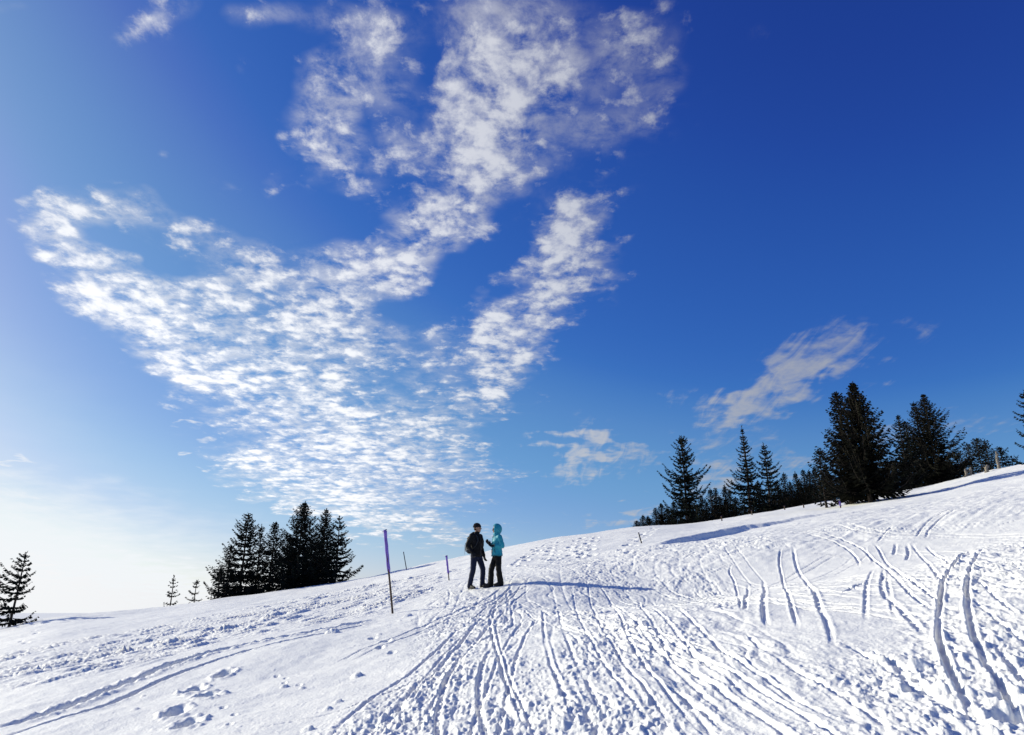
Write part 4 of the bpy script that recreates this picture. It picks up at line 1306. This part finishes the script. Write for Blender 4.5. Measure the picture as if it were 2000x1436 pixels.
def head_pieces(h, k=1.0):
    """skull, jaw, nose, brow, lips, ears in head frame h (origin at head centre)"""
    P = [ellip(h(-0.010 * k, 0, 0.028 * k), h.f * 0.098 * k, h.l * 0.078 * k, h.u * 0.105 * k),
         ellip(h(0.022 * k, 0, -0.045 * k), h.f * 0.068 * k, h.l * 0.058 * k, h.u * 0.075 * k),
         ellip(h(0.066 * k, 0, -0.092 * k), h.f * 0.024 * k, h.l * 0.028 * k, h.u * 0.022 * k),
         rcone(h(0.090 * k, 0, 0.020 * k), 0.010 * k, h(0.110 * k, 0, -0.022 * k), 0.0145 * k, 10),
         rcone(h(0.080 * k, -0.040 * k, 0.034 * k), 0.012 * k, h(0.080 * k, 0.040 * k, 0.034 * k), 0.012 * k, 10),
         rcone(h(0.088 * k, -0.018 * k, -0.054 * k), 0.0085 * k, h(0.088 * k, 0.018 * k, -0.054 * k), 0.0085 * k, 8),
         rcone(h(0.085 * k, -0.016 * k, -0.066 * k), 0.0085 * k, h(0.085 * k, 0.016 * k, -0.066 * k), 0.0085 * k, 8)]
    for s in (-1, 1):
        P.append(ellip(h(-0.012 * k, s * 0.081 * k, -0.005 * k), h.f * 0.020 * k, h.l * 0.010 * k, h.u * 0.032 * k, 8, 12))
        P.append(ellip(h(0.062 * k, s * 0.042 * k, -0.012 * k), h.f * 0.024 * k, h.l * 0.022 * k, h.u * 0.022 * k, 8, 12))
    return P


def ball(name, c, rad, mat, parent, sx=1.0):
    v, f = ellip(c, np.array([rad, 0, 0]), np.array([0, rad, 0]), np.array([0, 0, rad]), 8, 10)
    me = bpy.data.meshes.new(name)
    me.from_pydata([tuple(q) for q in v], [], f)
    for p in me.polygons:
        p.use_smooth = True
    return link(name, me, mat, parent)


def boot(name, fr, foot, parent, yaw=0.0, k=1.0):
    g = Frame(foot, fr.f * math.cos(yaw) + fr.l * math.sin(yaw))
    P = [rcone(g(-0.045 * k, 0, 0.05), 0.050 * k, g(-0.035 * k, 0, 0.19 * k), 0.054 * k),
         rcone(g(-0.055 * k, 0, 0.045), 0.046 * k, g(0.10 * k, 0, 0.045), 0.047 * k),
         rcone(g(0.10 * k, 0, 0.045), 0.047 * k, g(0.175 * k, 0.0, 0.040), 0.036 * k),
         rcone(g(-0.02 * k, 0, 0.11 * k), 0.045 * k, g(0.08 * k, 0, 0.065), 0.044 * k)]
    b = fuse(name, P, 0.010, M['boot'], parent, 3)
    sole = _loft([(g(0.055 * k, 0, z), g.f * (0.150 * k), g.l * (0.050 * k), 1) for z in (-0.012, -0.004, 0.012, 0.020)], np.array([0, 0, 1.0]), 20)
    fuse('sole', [sole], 0.008, M['boot'], b, 1)
    return b


# --- the man: black jacket, navy trousers, knitted hat, rucksack; turned towards the woman
mg = ground_at(929, 1151)
mz = float(surface(mg[0], mg[1])[0])
SC = np.hypot(*mg) / 20.0          # scale kept at one: the spot lies about 20 m from the camera
F = Frame((0, 0, 0), (0.82, -0.57))
HD = Frame(F(0.035, 0.0, 1.700), (0.985, -0.17))


def zat(p):
    return float(surface(p[0] + mg[0], p[1] + mg[1])[0]) - mz


rf = F(-0.09, -0.13, 0); lf = F(0.17, 0.13, 0)
rf[2] = zat(rf) + 0.0; lf[2] = zat(lf) + 0.0
RH, LH = F(0.0, -0.095, 0.95), F(0.0, 0.095, 0.95)
RK, LK = F(0.00, -0.135, 0.52), F(0.155, 0.135, 0.54)
RA, LA = rf + F(-0.035, 0, 0.10), lf + F(-0.035, 0, 0.10)
RS, LS = F(-0.01, -0.185, 1.475), F(-0.01, 0.185, 1.475)
RE, LE = F(-0.10, -0.285, 1.19), F(-0.04, 0.275, 1.18)
RW, LW = F(0.08, -0.275, 0.985), F(0.065, 0.285, 0.945)
body = head_pieces(HD, 1.06) + [rcone(F(0.0, 0, 1.46), 0.062, F(0.02, 0, 1.62), 0.060)]
body += [torso(F, [(0, 0, 0.86, 0.08, 0.11), (0, 0, 0.96, 0.10, 0.145), (0.0, 0, 1.12, 0.09, 0.13), (0.01, 0, 1.30, 0.105, 0.155), (0.0, 0, 1.44, 0.085, 0.165), (0, 0, 1.50, 0.05, 0.09)]),
         rcone(RH, 0.075, RK, 0.052), rcone(RK, 0.052, RA, 0.038), rcone(LH, 0.075, LK, 0.052), rcone(LK, 0.052, LA, 0.038),
         rcone(RS, 0.052, RE, 0.038), rcone(RE, 0.038, RW, 0.028), rcone(LS, 0.052, LE, 0.038), rcone(LE, 0.038, LW, 0.028)]
man = fuse('person', body, 0.0095, M['skin'], None, 2)
man.location = (mg[0], mg[1], mz)
tag(man, 'person in black jacket, dark trousers and knitted hat wearing a rucksack, standing on the left', 'person')
jk = [torso(F, [(0.0, 0, 0.88, 0.128, 0.185), (0.0, 0, 0.93, 0.142, 0.195), (0.0, 0, 1.05, 0.135, 0.188), (0.0, 0, 1.20, 0.138, 0.195), (0.005, 0, 1.34, 0.145, 0.215),
                (0, 0, 1.44, 0.125, 0.215), (0, 0, 1.50, 0.095, 0.155), (0.005, 0, 1.55, 0.085, 0.095), (0.015, 0, 1.60, 0.088, 0.086)]),
      rcone(RS, 0.088, RE, 0.070), rcone(RE, 0.068, RW, 0.052), rcone(LS, 0.088, LE, 0.070), rcone(LE, 0.068, LW, 0.052),
      torso(F, [(-0.075, 0, 1.49, 0.05, 0.12), (-0.085, 0, 1.55, 0.05, 0.11), (-0.08, 0, 1.60, 0.03, 0.08)], 16)]
jkt = fuse('jacket', jk, 0.011, M['black_cloth'], man, 4, 0.006, 1)
# zip and collar edge
tube_obj('zip', [F(0.150, 0.0, z) if z < 1.4 else F(0.150 - (z - 1.4) * 0.28, 0.0, z) for z in np.linspace(0.92, 1.58, 9)], [0.006] * 9, M['pack'], jkt, 5)
tr = [torso(F, [(0, 0, 0.80, 0.09, 0.14), (0.0, 0, 0.88, 0.115, 0.172), (0, 0, 0.97, 0.118, 0.165), (0, 0, 1.00, 0.10, 0.15)]),
      rcone(RH, 0.105, RK, 0.078), rcone(RK, 0.078, RA + np.array([0, 0, -0.02]), 0.068), rcone(LH, 0.105, LK, 0.078), rcone(LK, 0.078, LA + np.array([0, 0, -0.02]), 0.068)]
fuse('trousers', tr, 0.011, M['navy_denim'], man, 4, 0.006, 2)
boot('boot', F, rf, man, -0.25, 1.05)
boot('boot', F, lf, man, 0.25, 1.05)
fuse('glove', hand_pieces(F, RW, (RW - RE) + np.array([0, 0, -0.12]), F.f + F.l * 0.4, 0.35, 1.12), 0.0055, M['glove'], man, 1)
fuse('glove', hand_pieces(F, LW, (LW - LE) + np.array([0, 0, -0.12]), F.f - F.l * 0.4, -0.35, 1.12), 0.0055, M['glove'], man, 1)
ht = [torso(HD, [(-0.014, 0, 0.035, 0.114, 0.094), (-0.014, 0, 0.065, 0.116, 0.097), (-0.016, 0, 0.10, 0.106, 0.090), (-0.02, 0, 0.135, 0.080, 0.068), (-0.022, 0, 0.156, 0.035, 0.03)]),
      torso(HD, [(-0.014, 0, 0.022, 0.118, 0.097), (-0.014, 0, 0.034, 0.124, 0.103), (-0.014, 0, 0.062, 0.124, 0.103), (-0.014, 0, 0.074, 0.116, 0.096)])]
fuse('knitted_hat', ht, 0.0075, M['hat'], man, 2)
fuse('hair', [torso(HD, [(-0.055, 0, -0.060, 0.050, 0.074), (-0.050, 0, -0.02, 0.060, 0.083), (-0.045, 0, 0.03, 0.066, 0.086)], 18)], 0.007, M['hair'], man, 2)
for s in (-1, 1):
    ball('eye', HD(0.082, s * 0.034, 0.010), 0.012, M['eye'], man)

# rucksack: rests on his back, a thing of its own
bp = bpy.data.objects.new('rucksack', None)
COL.objects.link(bp)
bp.location = man.location
tag(bp, 'dark rucksack with pale straps on the back of the person in black', 'rucksack')
fuse('pack_body', [torso(F, [(-0.205, 0, 0.985, 0.060, 0.115), (-0.225, 0, 1.03, 0.088, 0.140), (-0.235, 0, 1.16, 0.098, 0.148), (-0.230, 0, 1.32, 0.090, 0.142), (-0.215, 0, 1.42, 0.070, 0.120)])],
     0.011, M['pack'], bp, 4, 0.005, 5)
fuse('top_lid', [torso(F, [(-0.215, 0, 1.395, 0.090, 0.135), (-0.215, 0, 1.425, 0.095, 0.138), (-0.205, 0, 1.465, 0.07, 0.11), (-0.20, 0, 1.475, 0.04, 0.08)])], 0.010, M['pack'], bp, 3, 0.004, 6)
fuse('front_pocket', [torso(F, [(-0.315, 0, 1.04, 0.030, 0.085), (-0.325, 0, 1.08, 0.045, 0.100), (-0.325, 0, 1.20, 0.042, 0.098), (-0.315, 0, 1.25, 0.025, 0.08)])], 0.009, M['pack'], bp, 3, 0.003, 7)
for s in (-1, 1):
    tube_obj('shoulder_strap', [F(-0.165, s * 0.075, 1.43), F(-0.10, s * 0.095, 1.545), F(0.02, s * 0.115, 1.535), F(0.115, s * 0.125, 1.46), F(0.158, s * 0.135, 1.34), F(0.13, s * 0.175, 1.20),
                                F(0.02, s * 0.205, 1.09), F(-0.13, s * 0.165, 1.04)], [0.014, 0.018, 0.020, 0.020, 0.018, 0.013, 0.010, 0.010], M['pack'], bp, 8)
    for zz in (1.08, 1.20, 1.31):
        tube_obj('side_strap', [F(-0.165, s * 0.140, zz + 0.03), F(-0.235, s * 0.158, zz), F(-0.315, s * 0.115, zz - 0.01)], [0.005, 0.0055, 0.005], M['webbing'], bp, 6)
    tube_obj('hanging_strap', [F(-0.30, s * 0.115, 1.30), F(-0.345, s * 0.118, 1.20), F(-0.335, s * 0.125, 1.10), F(-0.330, s * 0.12, 1.00), F(-0.34, s * 0.115, 0.945)],
             [0.006, 0.006, 0.006, 0.005, 0.004], M['webbing'], bp, 6)

# --- the woman: teal hooded jacket, black trousers, both gloved hands raised in front of her
wg = ground_at(970, 1149) + np.array([0.0, 0.10])
wz = float(surface(wg[0], wg[1])[0])
F = Frame((0, 0, 0), (-0.906, -0.42))
HD = Frame(F(0.03, 0.0, 1.575), (-0.99, -0.12))


def zat(p):
    return float(surface(p[0] + wg[0], p[1] + wg[1])[0]) - wz


rf = F(0.18, -0.10, 0); lf = F(-0.04, 0.11, 0)
rf[2] = zat(rf); lf[2] = zat(lf)
RH, LH = F(0.0, -0.09, 0.87), F(-0.01, 0.09, 0.87)
RK, LK = F(0.125, -0.10, 0.48), F(0.00, 0.115, 0.48)
RA, LA = rf + F(-0.035, 0, 0.09), lf + F(-0.035, 0, 0.09)
RS, LS = F(-0.005, -0.160, 1.350), F(-0.005, 0.160, 1.350)
RE, LE = F(0.01, -0.225, 1.11), F(-0.075, 0.225, 1.10)
RW, LW = F(0.150, -0.150, 1.165), F(0.130, 0.150, 1.105)
body = head_pieces(HD, 0.98) + [rcone(F(0.0, 0, 1.34), 0.052, F(0.02, 0, 1.50), 0.050)]
body += [torso(F, [(0, 0, 0.79, 0.08, 0.12), (0, 0, 0.88, 0.10, 0.150), (0.0, 0, 1.04, 0.08, 0.11), (0.01, 0, 1.20, 0.10, 0.135), (0.0, 0, 1.33, 0.075, 0.14), (0, 0, 1.38, 0.045, 0.08)]),
         rcone(RH, 0.078, RK, 0.050), rcone(RK, 0.050, RA, 0.035), rcone(LH, 0.078, LK, 0.050), rcone(LK, 0.050, LA, 0.035),
         rcone(RS, 0.045, RE, 0.034), rcone(RE, 0.034, RW, 0.025), rcone(LS, 0.045, LE, 0.034), rcone(LE, 0.034, LW, 0.025)]
woman = fuse('person', body, 0.0095, M['skin'], None, 2)
woman.location = (wg[0], wg[1], wz)
tag(woman, 'person in hooded teal jacket and black trousers, gloved hands raised, standing on the right', 'person')
jk = [torso(F, [(0.0, 0, 0.83, 0.146, 0.198), (0.0, 0, 0.87, 0.150, 0.202), (0.0, 0, 0.98, 0.138, 0.182), (0.0, 0, 1.12, 0.128, 0.162), (0.010, 0, 1.24, 0.140, 0.182),
                (0.0, 0, 1.33, 0.118, 0.190), (0, 0, 1.39, 0.090, 0.135), (0.01, 0, 1.43, 0.086, 0.092), (0.02, 0, 1.475, 0.092, 0.084)]),
      rcone(RS, 0.078, RE, 0.066), rcone(RE, 0.064, RW, 0.048), rcone(LS, 0.078, LE, 0.066), rcone(LE, 0.064, LW, 0.048)]
jkt = fuse('jacket', jk, 0.011, M['teal_cloth'], woman, 4, 0.007, 11)
tube_obj('zip', [F(0.149, 0.0, z) if z < 1.2 else F(0.150 - (z - 1.2) * 0.18, 0.0, z) for z in np.linspace(0.85, 1.46, 9)], [0.006] * 9, M['teal_dark'], jkt, 5)
tube_obj('hem', [F(0.148 * math.cos(a), 0.198 * math.sin(a), 0.842) for a in np.linspace(0, 2 * math.pi, 25)], [0.010] * 25, M['teal_dark'], jkt, 6, False)
for s in (-1, 1):
    tube_obj('pocket_flap', [F(0.105, s * 0.135, 0.90), F(0.128, s * 0.105, 0.97), F(0.125, s * 0.095, 1.03)], [0.006, 0.008, 0.006], M['teal_dark'], jkt, 5)
for p, q in ((RE, RW), (LE, LW)):
    d = (q - p) / np.linalg.norm(q - p)
    tube_obj('cuff', [q - d * 0.005, q + d * 0.020, q + d * 0.030], [0.049, 0.050, 0.044], M['teal_dark'], jkt, 12)
# hood: an open shell round the head
hv, hf = ellip(HD(-0.022, 0, 0.010), HD.f * 0.138, HD.l * 0.112, HD.u * 0.150, 22, 30)
hv = np.array(hv)
rel = hv - HD(-0.022, 0, 0.010)
keep = []
for q in hf:
    c = rel[list(q)].mean(0)
    ff = (c @ HD.f) / 0.138; uu = (c @ HD.u) / 0.150; ll = (c @ HD.l) / 0.112
    if ff > 0.55 and abs(uu + 0.10) < 0.78 and abs(ll) < 0.78:
        continue
    keep.append(tuple(q))
hme = bpy.data.meshes.new('hood')
hme.from_pydata([tuple(q) for q in hv], [], keep)
for p in hme.polygons:
    p.use_smooth = True
hood = link('hood', hme, M['teal_cloth'], woman)
md = hood.modifiers.new('cloth', 'SOLIDIFY'); md.thickness = 0.014; md.offset = 1.0
ms = hood.modifiers.new('round', 'SUBSURF'); ms.levels = 1; ms.render_levels = 1
fuse('hood_collar', [torso(HD, [(-0.02, 0, -0.20, 0.098, 0.100), (-0.018, 0, -0.15, 0.104, 0.100), (-0.020, 0, -0.10, 0.108, 0.100), (-0.035, 0, -0.06, 0.085, 0.09)], 20)], 0.0095, M['teal_cloth'], hood, 3, 0.003, 12)
tr = [torso(F, [(0, 0, 0.72, 0.09, 0.14), (0.0, 0, 0.80, 0.118, 0.165), (0, 0, 0.89, 0.118, 0.165), (0, 0, 0.93, 0.10, 0.14)]),
      rcone(RH - np.array([0, 0, 0.05]), 0.092, RK, 0.080), rcone(RK, 0.080, RA + np.array([0, 0, -0.02]), 0.086), rcone(LH - np.array([0, 0, 0.05]), 0.092, LK, 0.080), rcone(LK, 0.080, LA + np.array([0, 0, -0.02]), 0.086)]
fuse('trousers', tr, 0.011, M['ski_trousers'], woman, 4, 0.007, 13)
boot('boot', F, rf, woman, -0.15, 0.95)
boot('boot', F, lf, woman, 0.20, 0.95)
fuse('glove', hand_pieces(F, RW + (RW - RE) * 0.10, (RW - RE) + np.array([0, 0, 0.02]), F.l + np.array([0, 0, 0.6]), 0.45, 1.12), 0.0055, M['glove'], woman, 1)
fuse('glove', hand_pieces(F, LW + (LW - LE) * 0.10, (LW - LE) + np.array([0, 0, 0.0]), -F.l + np.array([0, 0, 0.6]), -0.45, 1.12), 0.0055, M['glove'], woman, 1)
fuse('hair', [torso(HD, [(-0.02, 0, 0.045, 0.100, 0.082), (-0.015, 0, 0.09, 0.092, 0.074), (-0.02, 0, 0.125, 0.05, 0.045)], 18)], 0.007, M['hair'], woman, 2)
sg = bpy.data.objects.new('sunglasses', None)
COL.objects.link(sg); sg.parent = woman
for s in (-1, 1):
    v, f = ellip(HD(0.091, s * 0.033, 0.008), HD.f * 0.009, HD.l * 0.030, HD.u * 0.022, 10, 16)
    me = bpy.data.meshes.new('lens'); me.from_pydata([tuple(q) for q in v], [], f)
    for p in me.polygons:
        p.use_smooth = True
    link('lens', me, M['lens'], sg)
    tube_obj('temple_arm', [HD(0.088, s * 0.062, 0.014), HD(0.04, s * 0.078, 0.014), HD(-0.01, s * 0.084, 0.012)], [0.004, 0.004, 0.004], M['lens'], sg, 6)
tube_obj('bridge', [HD(0.098, -0.010, 0.014), HD(0.101, 0, 0.016), HD(0.098, 0.010, 0.014)], [0.003] * 3, M['lens'], sg, 6)
